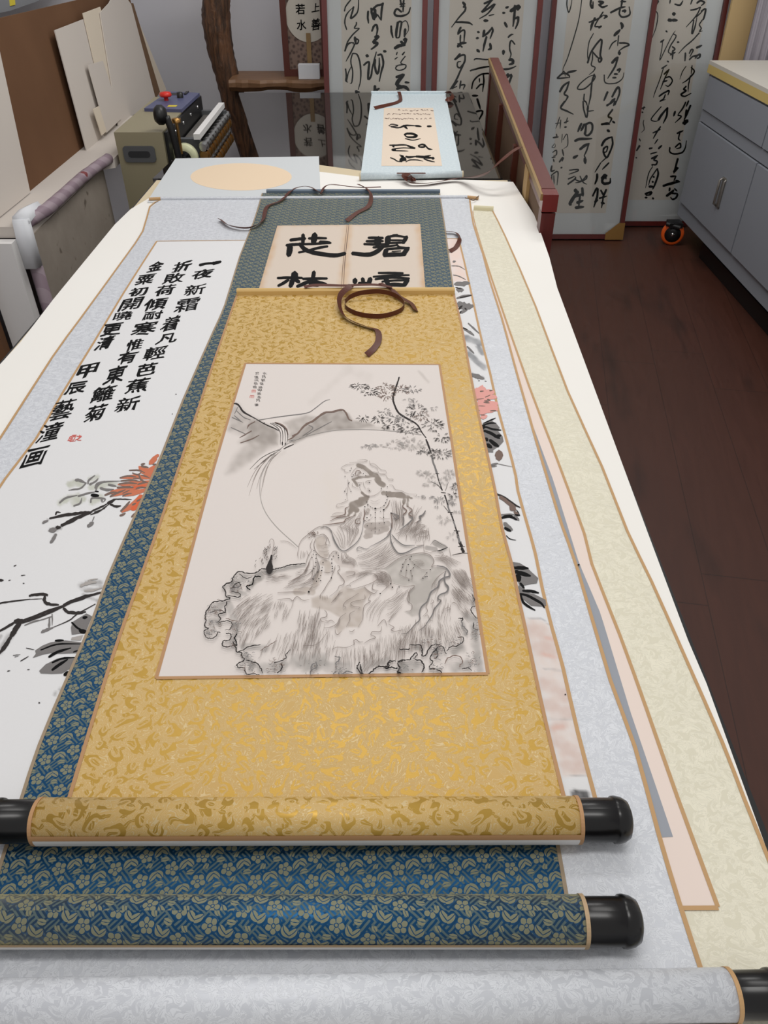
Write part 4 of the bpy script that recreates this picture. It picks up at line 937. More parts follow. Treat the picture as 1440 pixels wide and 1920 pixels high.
# ------------------------------------------------------------------ blue brocade scroll
bl = thing('hanging_scroll', P(560, 1200, Z_BL), 'blue brocade scroll with bold clerical characters, lying under the gold scroll', 'scroll')
fn = level(Z_BL)
blL = [(491, 362), (475, 415), (449, 480), (421, 571), (400, 619), (343, 748), (303, 850), (257, 955), (201, 1083), (169, 1171), (128, 1264), (73, 1395), (35, 1510), (-30, 1715)]
blR = [(825, 362), (837, 439), (848, 522), (868, 640), (905, 820), (945, 1030), (985, 1230), (1020, 1440), (1046, 1580), (1067, 1700)]
mb = MB(); sheet(mb, fn, blL, blR, 60, 3); mb.build('brocade_mount', BLUE, bl)
mb = MB(); edge_strip(mb, fn, [(x+1, y) for x, y in blL], .0038); edge_strip(mb, fn, [(x-1, y) for x, y in blR], .0038); mb.build('edging', mat('olive_tan_edging', C(150, 132, 108), .6), bl)
bar('top_rod', (500, 361), (825, 361), Z_BL, .009, .013, mat('slate_rod_cloth', C(96, 110, 124), .6), bl)
roller((-70, 1727), (1094, 1727), Z_BL, .0212, BLUE, bl, mat('sand_edging', C(176, 150, 116), .6), WHITE, None, (1201, 1731), .0205, (3, 12))
W = Wash(C(208, 194, 180))
pl_ = [(520, 423), (487, 536), (450, 660)]; pr_ = [(788, 420), (797, 536), (808, 660)]
W.line([(517, 423), (484, 540), (450, 660)], 34, C(198, 164, 128), .8, 1); W.line([(790, 420), (799, 540), (808, 660)], 34, C(198, 164, 128), .8, 1); W.line([(652, 420), (642, 560), (635, 660)], 30, C(200, 168, 134), .7, 1); W.line([(518, 420), (790, 417)], 16, C(200, 168, 134), .7, 1)
mb = MB(); sheet(mb, level(Z_BL+.0006), pl_, pr_, 60, 80, 0, .0003, W)
ik = Ink(mb, lambda px, py, off=0: P(px, py, Z_BL+.0006+off)); H = (510, 420, 4.8)
ik.batch(*H, B_, [[6,692,5,655,350,640,640],[4,676,5,640,350,620,640]], jit=.3)
ik.batch(*H, K_, [[30,165,145,230,136,300,130],[34,280,95,279,140,276,185],[56,385,92,380,130,373,172],[24,330,130,400,126,490,128],[22,240,180,330,180,430,176,530,170],[32,430,162,520,168],[28,130,192,200,184,260,184],[54,162,190,160,235,148,282],[40,250,178,300,230,400,262,560,282,658,266],[24,500,200,420,214,350,232,240,256],
 [24,50,486,160,482,272,484],[64,205,442,202,495],[46,192,490,180,520,166,562],[28,150,500,105,530,55,556],[36,210,500,245,522],[26,278,494,400,490,495,490],[38,378,430,372,470,366,502],[34,350,510,290,535,225,562],[50,340,530,420,545],[26,380,508,430,525,490,540],
 [26,868,124,1000,126],[26,850,155,1000,154],[24,828,180,940,184,1040,180],[66,956,130,948,190],[56,1044,120,1040,180],[22,1030,118,1110,106,1210,118],[38,1212,114,1180,170],[18,1060,146,1180,146],[22,1050,172,1180,166],[12,1085,98,1130,93],[22,910,210,1000,205,1130,190],[40,1002,198,940,250,860,276,722,264],[20,1120,180,1150,208,1232,214],[44,1030,230,1010,285],[24,1030,228,1130,218,1235,214],[44,1222,218,1180,275],[40,1010,281,1100,274,1200,272],[12,1080,246,1160,242],
 [44,748,498,745,530],[36,815,490,822,530],[44,886,490,870,540],[26,780,532,860,532],[22,958,440,1080,440,1180,442],[20,912,474,1080,462,1235,460],[24,930,496,1080,480,1235,490],[20,990,518,1100,508,1210,506],[46,1022,480,1045,545],[44,1222,496,1190,552],[36,1040,545,1120,545,1200,550]], tp=(.9, 1, .8), jit=.07)
mb.build('calligraphy_paper', PMATS, bl)
def ZR(s, ox, oy, *v): return [(ox+v[i]/s, oy+v[i+1]/s, v[i+2], v[i+3]) for i in range(0, len(v), 4)]
ribbon(ZR(2.88, 400, 300, 35,325,1,.6, 90,362,2,.7, 190,374,2,.7, 265,335,3,.6, 290,255,3,.2, 365,222,3,.3, 430,162,6,.3, 510,146,10,.3, 582,188,6,.8), Z_BL, .013, bl)
ribbon(ZR(2.88, 400, 300, 584,186,8,.8, 600,152,12,.5, 640,135,13,.2, 740,146,12,.2, 820,150,11,.1, 905,147,10,.1), Z_BL, .012, bl)
ribbon(ZR(2.88, 400, 300, 782,134,16,.3, 830,162,10,.5, 852,200,5,.7, 838,252,4,.3, 775,288,3,.2, 720,334,1.5,.5), Z_BL, .013, bl)
ribbon(ZR(6.4, 820, 420, 105,97,4,.3, 215,112,3,.4, 258,165,2,.8, 268,205,2,.9, 222,288,1,.3, 150,340,1,.6), Z_BL-.001, .012, bl)

# ------------------------------------------------------------------ gold scroll
go = thing('hanging_scroll', P(600, 1100, Z_GO), 'gold brocade scroll with ink painting of a seated robed figure, on top of the pile', 'scroll')
fn = level(Z_GO)
goL = [(445, 548), (400, 678), (343, 850), (300, 978), (242, 1139), (204, 1249), (159, 1395), (126, 1505), (112, 1550)]
goR = [(850, 548), (854, 560), (865, 604), (875, 657), (883, 700), (898, 776), (915, 852), (930, 922), (942, 988), (959, 1051), (974, 1123), (986, 1177), (1015, 1312), (1035, 1399), (1059, 1496), (1070, 1545)]
gpL = [(460, 681), (400, 880), (345, 1085), (293, 1271)]; gpR = [(824, 683), (848, 835), (878, 1030), (915, 1263)]
mb = MB(); sheet(mb, fn, goL, goR, 60, 3); mb.build('brocade_mount', GOLD, go)
mb = MB(); edge_strip(mb, fn, [(x+1, y) for x, y in goL], .0042); edge_strip(mb, fn, [(x-1, y) for x, y in goR], .0042)
for q, z_ in ((gpL, .0006), (gpR, .0006), ([gpL[0], gpR[0]], .0008), ([gpL[-1], gpR[-1]], .0008)): edge_strip(mb, fn, q, .0044, 0, z_)
mb.build('edging', TAN2, go)
bar('top_rod', (445, 552), (852, 550), Z_GO, .0135, .013, GOLDROD, go)
roller((72, 1540), (1084, 1537), Z_GO, .0218, GOLD, go, TAN2, WHITE, (-32, 1541), (1182, 1540), .0208)
ribbon(ZR(2.88, 400, 300, 490,686,16,0, 560,676,17,0, 700,680,17,.1, 800,676,18,.1, 880,676,18,.1, 965,690,17,.2), Z_GO, .014, go)
ribbon(ZR(2.88, 400, 300, 745,682,17,.4, 690,735,13,.9, 680,790,6,.95, 705,850,2,.9, 760,885,1,.8, 830,908,1,.6, 885,925,2,.3, 892,975,3,.1, 868,1020,2,.3, 828,1062,1,.7), Z_GO, .013, go)
ribbon(ZR(2.88, 400, 300, 715,775,1,1, 740,752,3,1, 800,730,8,1, 900,722,8,1, 985,745,5,1, 1030,790,1,1, 1000,830,0,1, 900,856,0,1, 790,845,0,1, 720,812,0,1, 712,775,1,1), Z_GO, .011, go)
ribbon(ZR(2.88, 400, 300, 900,668,18,.2, 960,700,12,.3, 1000,738,7,.3, 1055,770,4,.3, 1075,790,2,.5, 1092,822,1,.7), Z_GO, .014, go)
# ------------------------------------------------------------------ painting on the gold scroll
W = Wash(C(216, 208, 203))
A4, B4, C4, D4, E4, F4, G4, H4, I4 = (430,680,6.26), (630,680,5.538), (620,850,8), (540,960,7.2), (700,930,7.2), (370,980,6.26), (560,1080,7.2), (720,1080,6.857), (780,840,8.727)
MW, TW, RW = C(166, 158, 152), C(186, 175, 166), C(150, 146, 142)
W.polyb(*A4, [0,560,60,480,100,490,160,570,220,620,320,665,430,725,540,780,572,850,565,960,470,1010,330,1060,200,1180,60,1280,-40,1300,60,1100,200,950,120,940,180,860,0,800], MW, .65, 9)
W.polyb(*A4, [320,665,430,725,540,780,572,850,565,960,430,960,300,930,140,940,250,850,210,770,250,690], C(152,144,138), .75, 5)
W.polyb(*A4, [640,705,760,660,900,610,1010,635,920,740,860,800,770,850,720,880,690,880,700,800,670,730], MW, .75, 5)
W.polyb(*A4, [690,925,760,850,870,780,1000,670,1110,595,1320,555,1400,600,1450,680,1640,700,1700,740,1500,785,1200,800,900,885,760,955], C(150,142,136), .8, 4)
W.batch(*A4, MW, [[120,180,640,110,720,0,780],[140,400,1010,250,1120]], .4, 1)
W.batch(*A4, C(196, 188, 182), [[140,960,470,1130,330,1420,60],[200,1380,80,1640,180],[90,440,1200,520,1130,640,1050]], .28, 1)
W.batch(*A4, C(217, 209, 204), [[90,520,712,610,760,630,860,610,970],[80,610,1010,480,1060,360,1150,260,1260],[40,420,690,560,700]], 1, .5)
W.batch(*B4, C(176, 168, 162), [[60,0,640,120,640,300,670,560,690],[50,860,90,960,200],[60,700,880,900,880]], .45, 1)
W.batch(*C4, C(214, 204, 194), [[500,0,400,100,900]], .3, 1)
# figure: hair, bodice, robe tones
HR = C(138, 128, 120)
W.batch(*C4, HR, [[44,335,395,420,365,540,352,650,345],[46,345,400,370,440,400,490],[70,410,180,500,210,560,260,610,300],[80,600,300,680,330,720,390],[90,690,390,740,450,790,475],[40,470,590,520,640,570,650],[80,450,690,540,670],[130,330,775,400,760,500,720],[90,390,850,330,830,300,870],[40,300,860,270,930],[36,380,870,360,930],[80,790,600,880,600],[90,860,620,960,620,1050,620],[90,1000,626,1090,640],[60,1090,640,1160,655],[34,1150,655,1215,672],[60,1110,660,1100,740],[40,1160,680,1150,790]], .95, .25)
W.batch(*C4, C(168, 158, 152), [[110,550,1090,680,1080,850,1060],[110,550,1180,700,1170,830,1130],[90,530,1250,600,1230],[70,540,900,560,850],[36,400,330,440,290]], .9, .25)
W.batch(*D4, TW, [[170,440,400,460,480,480,560],[110,470,680,530,700,540,780],[100,420,830,380,960,330,1040],[120,120,1080,240,1060,320,1080]], .8, .35)
W.batch(*D4, C(196, 186, 180), [[120,640,600,720,700,860,720],[160,760,880,900,830],[130,1180,900,1300,900,1380,1000]], .7, .5)
W.polyb(*G4, [440,300,620,130,760,190,890,150,990,240,900,330,870,420,865,580,820,690,640,690,540,790,490,700,560,560,400,470,180,420,170,300,280,260], TW, .85, 3)
W.polyb(*E4, [150,980,330,850,500,790,660,768,770,800,818,880,785,955,900,965,985,990,880,1085,800,1190,790,1250,740,1440,480,1440,490,1350,475,1300,560,1210,420,1222,270,1180,200,1060], C(180, 174, 168), .9, 3)
W.polyb(*H4, [340,160,420,110,560,60,700,0,690,60,600,200,560,330,470,420,465,500,360,525,270,460,355,440,360,370,305,320,320,220], C(176, 170, 164), .9, 3)
W.batch(*E4, C(150, 144, 140), [[70,720,700,840,720],[90,830,630,950,690]], .7, .3)
# rock and ground tones
W.batch(*F4, RW, [[80,700,620,900,560,1250,500],[100,420,720,560,640],[80,420,820,560,840],[110,200,1020,300,960],[120,180,1160,260,1180],[90,140,1290,200,1270],[90,400,1410,420,1330],[130,460,1250,420,1120,380,980],[120,560,1560,650,1680],[180,760,1720,1000,1680],[260,1150,1640,1440,1620],[120,540,1450,800,1480]], .5, .7)
W.batch(*G4, RW, [[260,60,1200,300,1180],[240,420,1230,640,1240],[150,820,1260,1000,1180,1200,1150],[120,1380,1180,1440,1260]], .5, .7)
W.batch(*H4, RW, [[230,240,1190,420,1170],[120,420,930,480,930],[110,640,1000,680,960],[150,900,970,1010,940],[90,1020,620,1040,740],[170,1160,560,1180,900,1240,1200],[200,900,1180,1060,1140],[120,1060,500,1100,560],[100,1160,300,1150,360]], .65, .8)
W.batch(*G4, C(217, 209, 204), [[60,980,1330,1150,1290,1310,1310]], 1, .3); W.batch(*H4, C(217, 209, 204), [[60,0,1240,140,1240],[70,530,1060,560,1180,560,1250],[40,470,1000,590,1010],[50,620,1240,700,1260]], 1, .3)
W.batch(*F4, C(146, 140, 134), [[90,640,720,760,640]], .6, .7)
mb = MB()
sheet(mb, level(Z_GO+.0004), gpL, gpR, 470, 330, 0, .0003, W)
ik = Ink(mb, lambda px, py, off=0: P(min(px, 822+(py-683)*.157), min(py, 1268-(px-293)*.011), Z_GO+.0004+off))
T3 = dict(jit=.15, tp=(.6, 1, .4))
# inscription and seals
for ch, x, y in (('水',415,125),('月',400,165),('觀',397,205),('音',380,245),('時',367,290),('甲',360,325),('辰',350,365),('冬',352,405),('月',333,440),('筆',320,495),('於',328,125),('廬',318,170),('州',315,208),('恭',310,245),('繪',298,285)):
    ik.glyph(ch, 430+x/6.26, 680+y/6.26, 7.2, 5.2, D_, -.25, .1, .01, -.004)
for x, y in ((288, 335), (268, 400)):
    for k in range(5): ik.stroke([(430+(x-24)/6.26+k*1.8, 680+(y-15)/6.26+random.random()), (430+(x-24)/6.26+k*1.8-.5, 680+(y+15)/6.26)], .7, S_)
    ik.stroke([(430+(x-24)/6.26, 680+(y-16)/6.26), (430+(x+24)/6.26, 680+(y-16)/6.26)], .6, S_)
# mountains and fall
ik.batch(*A4, D_, [[20,55,480,100,490,160,570,220,610,320,662],[12,320,665,420,722,540,775,580,800],[12,640,1010,690,985,755,958]], jit=.3)
ik.batch(*A4, B_, [[22,740,860,800,830,880,740,1000,670,1110,590,1230,575,1320,550,1370,590,1400,660,1440,680],[12,690,905,740,880,800,830],[12,300,690,230,730,210,770],[12,260,800,190,840,120,880],[12,130,940,250,900,350,850],[16,540,700,620,730,670,780,690,850]], jit=.35)
ik.batch(*A4, G_, [[9,350,672,600,632,900,592,1000,540,1110,455,1180,430],[8,80,560,170,640,250,670],[8,60,620,140,690],[7,100,520,60,600],[8,30,640,160,700],[8,860,860,980,770,930,730],[8,700,920,830,890],[8,900,850,1200,690],[8,20,760,200,840]], jit=.3)
ik.batch(*A4, D_, [[7,480,710,560,760,600,830,597,960],[7,500,706,600,760,627,840,622,970],[7,520,702,630,750,655,840,655,970],[7,560,708,660,780,687,870,672,950],[14,622,930,622,970],[14,657,940,657,975],[5,610,1010,480,1060,360,1130,240,1250],[5,600,1020,500,1080,400,1160,290,1250],[7,410,700,412,708]], **T3)
ik.batch(*A4, F_, [[4,560,1050,440,1130,350,1250,280,1400,230,1560],[4,610,1030,510,1120,430,1260,390,1420,370,1560],[4,500,1070,370,1180,280,1310,210,1460],[4,585,1050,480,1160,420,1320,390,1460],[4,470,1110,350,1240,270,1400],[4,540,1080,430,1200,360,1340,320,1480]], **T3)
ik.stroke([(559,1025),(516,985),(493,950),(487,911),(495,880),(517,849),(555,824),(618,808),(672,805),(735,808),(790,815)], 1.1, L_, (1, 1, 1), .1, 6)
# bamboo
ik.batch(*B4, D_, [[18,655,150,645,190,620,260,600,330,592,370,605,430,650,520,740,580,840,640,890,720,935,780],[18,935,795,960,860,985,930]], jit=.18)
ik.batch(*I4, D_, [[18,345,425,375,540,430,690],[24,470,770,500,860,520,930],[26,570,1070,600,1150,620,1210],[24,640,1280,665,1355],[38,672,1372,690,1450],[56,715,1540,745,1605],[52,750,1640,778,1700]], tp=(1, .8, 1))
ik.batch(*I4, G_, [[34,262,140,280,230,310,310,340,410],[30,520,940,550,1040],[26,615,1200,645,1290],[40,690,1450,712,1540]], tp=(1, .8, 1))
ik.batch(*I4, D_, [[10,320,415,380,422],[12,410,725,490,735],[12,520,1050,610,1055],[10,620,1350,720,1360],[12,690,1610,800,1612],[8,430,690,350,600,250,550],[6,480,700,530,560],[8,530,1040,450,940],[10,600,1750,740,1720,850,1720]])
def leaves(ox, oy, s, cx, cy, rx, ry, n, m, L=36, wd=4.6):
    for _ in range(int(n*1.35)):
        a = random.uniform(0, 6.283); q = math.sqrt(random.random()); x = cx+rx*q*math.cos(a); y = cy+ry*q*math.sin(a)
        d = math.atan2((y-cy)*1.2+12, (x-cx)*.8+random.uniform(-30, 30)); l = L*random.uniform(.6, 1.1)
        ik.stroke([(ox+x/s, oy+y/s), (ox+(x+l*.5*math.cos(d))/s, oy+(y+l*.5*math.sin(d)*.7-2)/s), (ox+(x+l*math.cos(d))/s, oy+(y+l*math.sin(d)*.7)/s)], wd/s, m, (.5, 1, .15), .1, 2)
for a in ((240,245,80,25,24,D_),(350,305,80,36,32,D_),(500,250,85,30,26,B_),(530,345,85,45,30,B_),(670,285,85,42,30,B_),(790,280,80,34,20,G_),(505,515,55,34,14,G_),(280,575,45,34,14,D_),(440,590,62,28,20,D_),(620,580,85,36,26,G_),(560,655,85,34,24,D_),(700,605,80,40,20,G_),(760,705,105,36,32,D_),(830,500,100,60,44,D_),(890,550,70,45,22,B_),(1010,650,105,55,46,D_),(1100,780,78,42,28,D_),(1090,945,115,46,36,D_),(910,925,70,24,18,K_),(1030,930,60,30,14,K_),(600,860,125,45,30,L_),(350,870,80,32,18,G_),(800,855,130,50,34,L_),(740,800,100,26,14,L_),(820,430,60,26,10,G_),(760,380,60,10,6,G_),(1010,470,40,30,5,G_)): leaves(*B4, *a)
for a in ((110,410,90,40,16,L_),(200,440,110,50,20,L_),(540,430,70,80,34,L_),(450,540,60,60,16,L_),(640,640,45,50,20,D_),(610,770,60,35,16,D_),(380,860,70,45,20,G_),(600,880,60,50,22,G_),(170,800,110,25,12,G_),(240,590,110,40,18,L_),(450,1170,100,60,22,L_),(600,1450,70,60,14,L_),(660,1080,60,40,10,L_),(340,930,30,40,5,G_)): leaves(*I4, *a, 56, 6.5)
# the seated figure: fine line drawing
ik.batch(*C4, F_, [[6,430,500,470,580,530,622,580,640,650,632,720,592,770,540],[5,325,450,322,480,345,500,430,540],[6,385,428,430,440,480,435],[6,515,435,560,408,615,404],[5,540,447,605,432],[5,490,430,497,480,530,538],[5,548,530,565,520,585,532],[5,540,556,570,548,612,556],[5,570,576,605,572],[5,415,478,460,474],
 [5,155,215,210,180,270,165,350,172],[5,155,218,185,238,225,235],[5,280,140,420,130,500,128,552,105,500,92,400,100],[5,580,110,600,170,690,220,720,290],[5,590,150,660,160,750,240,820,258,842,295],[5,640,270,760,305,842,295],[5,740,320,820,320,862,380,935,385,920,408,862,410],[5,300,330,350,250,420,200,470,240,560,320],[5,310,352,400,330,490,345],[5,200,240,215,275,270,285],[5,880,470,930,480,970,540,1060,560,1160,605,1290,610],[5,1290,612,1280,640,1240,640],[5,100,760,180,740,270,700],[5,100,760,85,790,110,805,210,790],[5,20,920,90,890,210,890],
 [4,540,730,600,800,670,828,760,812,825,740,850,690],[6,520,840,540,880,595,900],[4,670,830,668,1180],[4,795,850,795,1040],[5,500,980,540,1020,640,950],[5,730,960,800,980,890,970],[4,560,1120,680,1122,810,1105],[4,255,380,262,480,245,600,250,700],[4,262,480,300,560],[4,240,510,210,570],[3,590,700,660,720,740,690],[3,600,740,670,760,740,735]], **T3)
ik.batch(*C4, B_, [[9,370,330,375,280,400,258,440,265,462,300],[16,1100,740,1080,800,1140,860,1085,930,1100,980,1080,1070],[16,1150,790,1222,850,1170,910,1230,970,1150,1080],[14,270,800,220,830,220,900,170,930,0,950],[13,270,940,200,950,100,960,-10,1015],[13,370,930,230,985,190,1032,0,1060,-120,1075],[13,905,905,960,910,1022,940,970,972,930,930],[12,450,970,380,990,372,1040,430,1055,450,1010],[14,500,830,512,900,495,980,505,1030],[10,890,700,850,790,800,840],[14,905,900,920,1020,910,1130,850,1220],[18,1420,860,1390,910,1340,960,1350,990,1260,1050]], **T3)
for x, y, r in ((540,730,8),(555,773,10),(597,800,7),(625,820,6),(670,827,15),(750,812,6),(800,782,10),(825,742,9),(845,695,9),(855,652,9),(835,625,7),(840,575,7),(760,522,9),(850,500,8),(512,800,10),(600,925,9),(668,885,8),(668,965,8),(795,960,8),(545,965,9),(515,1010,8),(575,1000,7),(610,1055,7),(730,1050,6),(805,1040,9),(548,1085,8),(668,1120,8),(728,1150,8),(610,1155,5),(668,1180,8),(797,845,15),(905,895,12),(748,870,8),(310,222,9),(290,262,8),(340,322,9),(490,302,8),(525,330,8),(320,350,8),(365,300,7),(210,568,9),(305,570,8),(220,695,7),(238,608,7),(265,455,8),(215,345,8),(275,435,9),(435,476,9),(580,436,9),(580,557,9)): ik.dot(620+x/8, 850+y/8, r/8, K_ if r > 7 else D_)
def folds(o, a, b, n, w=5, m=F_, part=.9):
    ca, cb = spline(Z(*o, *a), 4), spline(Z(*o, *b), 4)
    for i in range(n):
        t = (i+.5+random.uniform(-.3, .3))/n; s0 = random.uniform(0, (1-part)); s1 = 1-random.uniform(0, (1-part))
        p = []
        for k in range(9):
            s = s0+(s1-s0)*k/8; ia, ib = s*(len(ca)-1), s*(len(cb)-1)
            pa, pb = ca[int(ia)], cb[int(ib)]
            p.append((pa[0]+(pb[0]-pa[0])*t+random.uniform(-.6, .6), pa[1]+(pb[1]-pa[1])*t+random.uniform(-.4, .4)))
        ik.stroke(p, w/o[2], m, (.5, 1, .4), .15, 2)
folds(C4, [500,830,470,950,430,1100,300,1280], [380,900,250,1000,130,1090,60,1150], 7, 5, F_, .6)
folds(C4, [900,690,920,850,930,1050,920,1230], [1080,700,1090,850,1090,1050,960,1230], 8, 5, F_, .6)
folds(C4, [1200,700,1180,850,1230,960,1150,1200], [1380,800,1300,900,1240,1050,1020,1200], 6, 5, F_, .6)
folds(C4, [1440,1000,1300,1060,1200,1130,1050,1200], [1440,1250,1380,1180,1280,1230,1250,1280], 8, 6, F_, .7)
ik.batch(*D4, F_, [[7,145,500,150,440,190,370,260,310,330,250,420,198,500,200,560,240,610,320],[6,145,500,130,560,142,630],[5,180,520,170,610,180,630],[5,205,530,203,620],[5,230,540,222,612],[5,255,520,265,560,292,590],[6,330,370,300,450,320,520],[5,-110,390,0,400,120,490],
 [9,375,360,350,430,370,520,440,600,540,630,560,570],[8,400,320,480,300,540,360,565,430],[6,480,310,520,360,510,430,580,450],[8,665,720,690,730,700,770,670,800,700,850,760,930,740,980,690,1000,660,1060,560,1140],[7,640,750,600,830,580,900,540,960,480,1060,430,1130,440,1160],[5,440,1120,435,1160],[5,470,1130,470,1180],[5,500,1130,500,1185],[5,525,1120,530,1170],[5,640,720,625,760,610,830],
 [7,830,975,860,950,1000,880,1080,830,1150,830,1205,870,1190,920,1100,970,980,1010,850,1042,790,1040],[6,780,1000,830,985,850,1010],[9,780,810,900,810,880,850,790,870],[7,560,600,600,540,650,530,690,560],[6,480,640,530,650],[7,480,810,540,820,600,800],[9,1030,1010,1080,1060,1160,1100,1200,1070],[9,1150,960,1140,1040,1220,1060],[8,1200,870,1220,910,1280,920,1260,950,1150,960],[7,0,970,120,900,260,850,330,780,350,720],[7,240,700,270,600,330,500],[9,-140,1090,0,1080,130,1075,240,1085],[8,-140,1180,20,1170,60,1200,120,1140,200,1190,290,1180],[6,330,1000,270,1075],[6,310,980,380,960],[7,740,1080,700,1100,600,1200],[6,740,660,780,660],[5,730,680,800,600,760,540]], **T3)
ik.batch(*D4, K_, [[9,560,240,600,300,640,390,690,490,760,522,850,470,950,380,1000,260,1010,150]], tp=(.6, .7, .4)) if False else None
ik.batch(*D4, G_, [[12,440,210,520,200,580,250,620,380,690,490,760,525,850,475,950,380,1000,260,1020,120],[12,1390,150,1390,250,1340,330,1240,400,1100,470],[10,1380,240,1390,380,1440,500],[9,1100,480,1050,500,960,470,930,510,1000,530],[9,580,260,640,400,700,500],[12,400,660,420,760,330,900]], **T3)
folds(D4, [520,210,640,360,700,470,780,500], [1000,100,960,250,880,400,800,490], 9, 5, F_, .8)
folds(D4, [560,180,700,210,820,280,830,360], [900,130,940,200,960,260,900,350], 6, 5, F_, .7)
folds(D4, [900,600,1050,540,1250,420,1400,300], [1000,790,1150,790,1300,740,1440,660], 11, 5, F_, .75)
folds(D4, [800,540,830,600,900,640,960,760], [700,560,730,680,860,700,900,800], 6, 6, F_, .8)
folds(D4, [330,540,280,680,200,840,0,960], [300,720,240,820,150,870,-60,970], 7, 6, F_, .7)
folds(D4, [400,560,430,800,360,940,100,1080], [330,640,320,800,250,930,-40,1060], 6, 5, F_, .7)
folds(D4, [380,420,450,440,520,420,570,460], [420,580,480,590,540,580,560,540], 4, 4, F_, .6)
folds(D4, [900,840,1000,800,1100,800,1250,760], [920,920,980,860,1060,830,1150,820], 5, 5, F_, .7)
folds(D4, [1220,830,1300,800,1380,860,1420,1000], [1180,1000,1250,980,1330,1000,1300,1050], 9, 6, F_, .8)
for _ in range(26): x, y = random.gauss(350, 34), random.gauss(290, 20); ik.batch(*D4, B_, [[6, x, y, x+random.uniform(-18, 18), y+random.uniform(-14, 14), x+random.uniform(-26, 26), y+random.uniform(-10, 16)]])
for x, y, r in ((350,520,8),(342,570,8),(325,615,8),(380,575,9),(378,625,9),(376,680,9),(365,735,9),(350,762,8),(325,797,8),(473,680,9),(462,745,8),(455,790,9),(440,858,8),(415,900,9),(440,925,10),(385,935,9),(340,905,10),(590,635,9),(590,690,10),(597,735,9),(597,762,9),(597,797,9),(585,890,10),(612,595,9),(652,553,9),(680,585,8),(682,617,9),(403,810,8),(280,1078,15),(1385,970,10),(1410,1015,10),(1245,1100,10)): ik.dot(540+x/7.2, 960+y/7.2, r/7.2, K_)
ik.batch(*E4, F_, [[8,0,980,150,975,330,850,500,790,660,768,770,800,818,880,785,955,830,940,940,960,1000,975],[8,480,1440,490,1350,475,1300,560,1210,420,1222,270,1180],[8,980,1010,880,1085,800,1190,790,1250],[5,1020,690,1040,780,1050,830],[5,680,600,685,740,700,760],[5,1050,800,1130,790,1240,765],[6,690,740,760,760,860,740,940,770,920,810,830,800],[6,820,830,960,830,1000,800],[7,600,380,700,400,640,450,740,480,720,540,600,560,570,640],[6,560,600,590,520,700,490],[8,580,670,680,660],[5,440,600,450,540,430,500],[7,300,510,350,490,400,440,480,430]], **T3)
ik.batch(*E4, G_, [[16,230,520,240,620,290,720,350,775,450,760,560,700,680,665],[14,250,520,320,600,420,665,560,665],[20,860,940,960,960,1020,1020,1030,1080,960,1100,890,1150,880,1220,790,1290,730,1400],[18,980,1010,960,1080,970,1180,1010,1240,980,1300,890,1340,870,1410],[16,480,270,530,300,460,380,350,460],[16,400,260,410,330,400,400],[20,705,200,670,250,620,280,640,310,580,370],[16,250,230,340,270,300,310,270,270]], **T3)
folds(E4, [260,60,290,250,270,420,260,560], [400,80,420,250,400,400,290,510], 6, 5, F_, .6)
folds(E4, [480,300,440,430,330,520,300,600], [700,280,600,420,560,540,560,660], 11, 5, F_, .7)
folds(E4, [640,420,620,500,600,560,580,640], [760,430,760,500,780,580,740,640], 6, 6, F_, .8)
folds(E4, [220,540,150,680,60,780,-40,830], [460,780,330,840,150,920,0,990], 9, 5, F_, .75)
folds(E4, [830,860,930,880,1000,960,1060,1040], [900,760,1040,830,1140,880,1200,900], 9, 5, F_, .75)
folds(E4, [1040,1000,1100,1100,1180,1200,1300,1290], [1180,980,1250,1020,1290,1120,1330,1240], 16, 5, F_, .8)
folds(E4, [1040,1260,1060,1320,1120,1400,1200,1440], [1120,1240,1200,1290,1260,1360,1330,1440], 10, 5, F_, .8)
folds(E4, [400,1240,300,1320,180,1400,60,1440], [560,1220,500,1300,460,1380,440,1440], 6, 4, F_, .7)
folds(E4, [860,1080,820,1180,800,1240,740,1430], [960,1120,900,1200,860,1300,820,1430], 5, 4, F_, .7)
folds(E4, [520,890,560,860,640,860,700,900], [600,960,640,950,680,940,720,940], 6, 4, F_, .8)
folds(E4, [20,1010,120,1010,200,1060,250,1160], [0,1080,60,1100,120,1160,180,1220], 9, 5, F_, .8)
for x, y in ((512,815),(495,852),(440,858),(398,922),(393,960),(375,1012),(472,925),(557,925),(448,1003),(540,970),(505,1008),(770,995),(722,1038),(700,1090),(670,1110),(725,1085),(232,1185),(255,1230),(347,1228),(525,1080),(480,1135)): ik.dot(700+x/7.2, 930+y/7.2, 1.25, K_)
ik.batch(*E4, F_, [[5,510,815,440,860,395,950,350,1050],[5,500,870,540,900,560,925,610,960,680,1000,770,990],[5,540,970,505,1010,525,1080,520,1140],[5,450,940,445,1010,430,1090,360,1110],[6,350,1060,440,1100,520,1130],[5,720,1040,640,1130],[5,230,1190,100,1310],[5,330,1230,310,1310]], jit=.4)
ik.batch(*E4, K_, [[14,865,742,930,725,1005,692]]); ik.batch(*E4, D_, [[5,1000,690,900,640,830,600,770,660]])
ik.batch(*H4, G_, [[16,830,0,720,60,690,140,600,210,560,320,480,400,455,480,460,560,400,620,300,730,230,745],[16,780,30,790,90,830,140,810,200,720,240,690,290,730,320,650,420,620,500,560,590,520,650,450,700]], **T3)
ik.batch(*H4, F_, [[8,340,160,320,220,305,320,360,370,345,440,280,455],[7,560,330,540,400,560,450,500,520],[7,600,360,640,330,620,300],[7,870,350,900,340,930,360],[7,790,420,830,400,850,430,800,440],[8,60,620,130,660,90,690,140,710,250,690],[8,-80,640,0,560,40,640],[6,520,520,560,500,590,560,630,580],[6,60,600,100,520,160,470]], **T3)
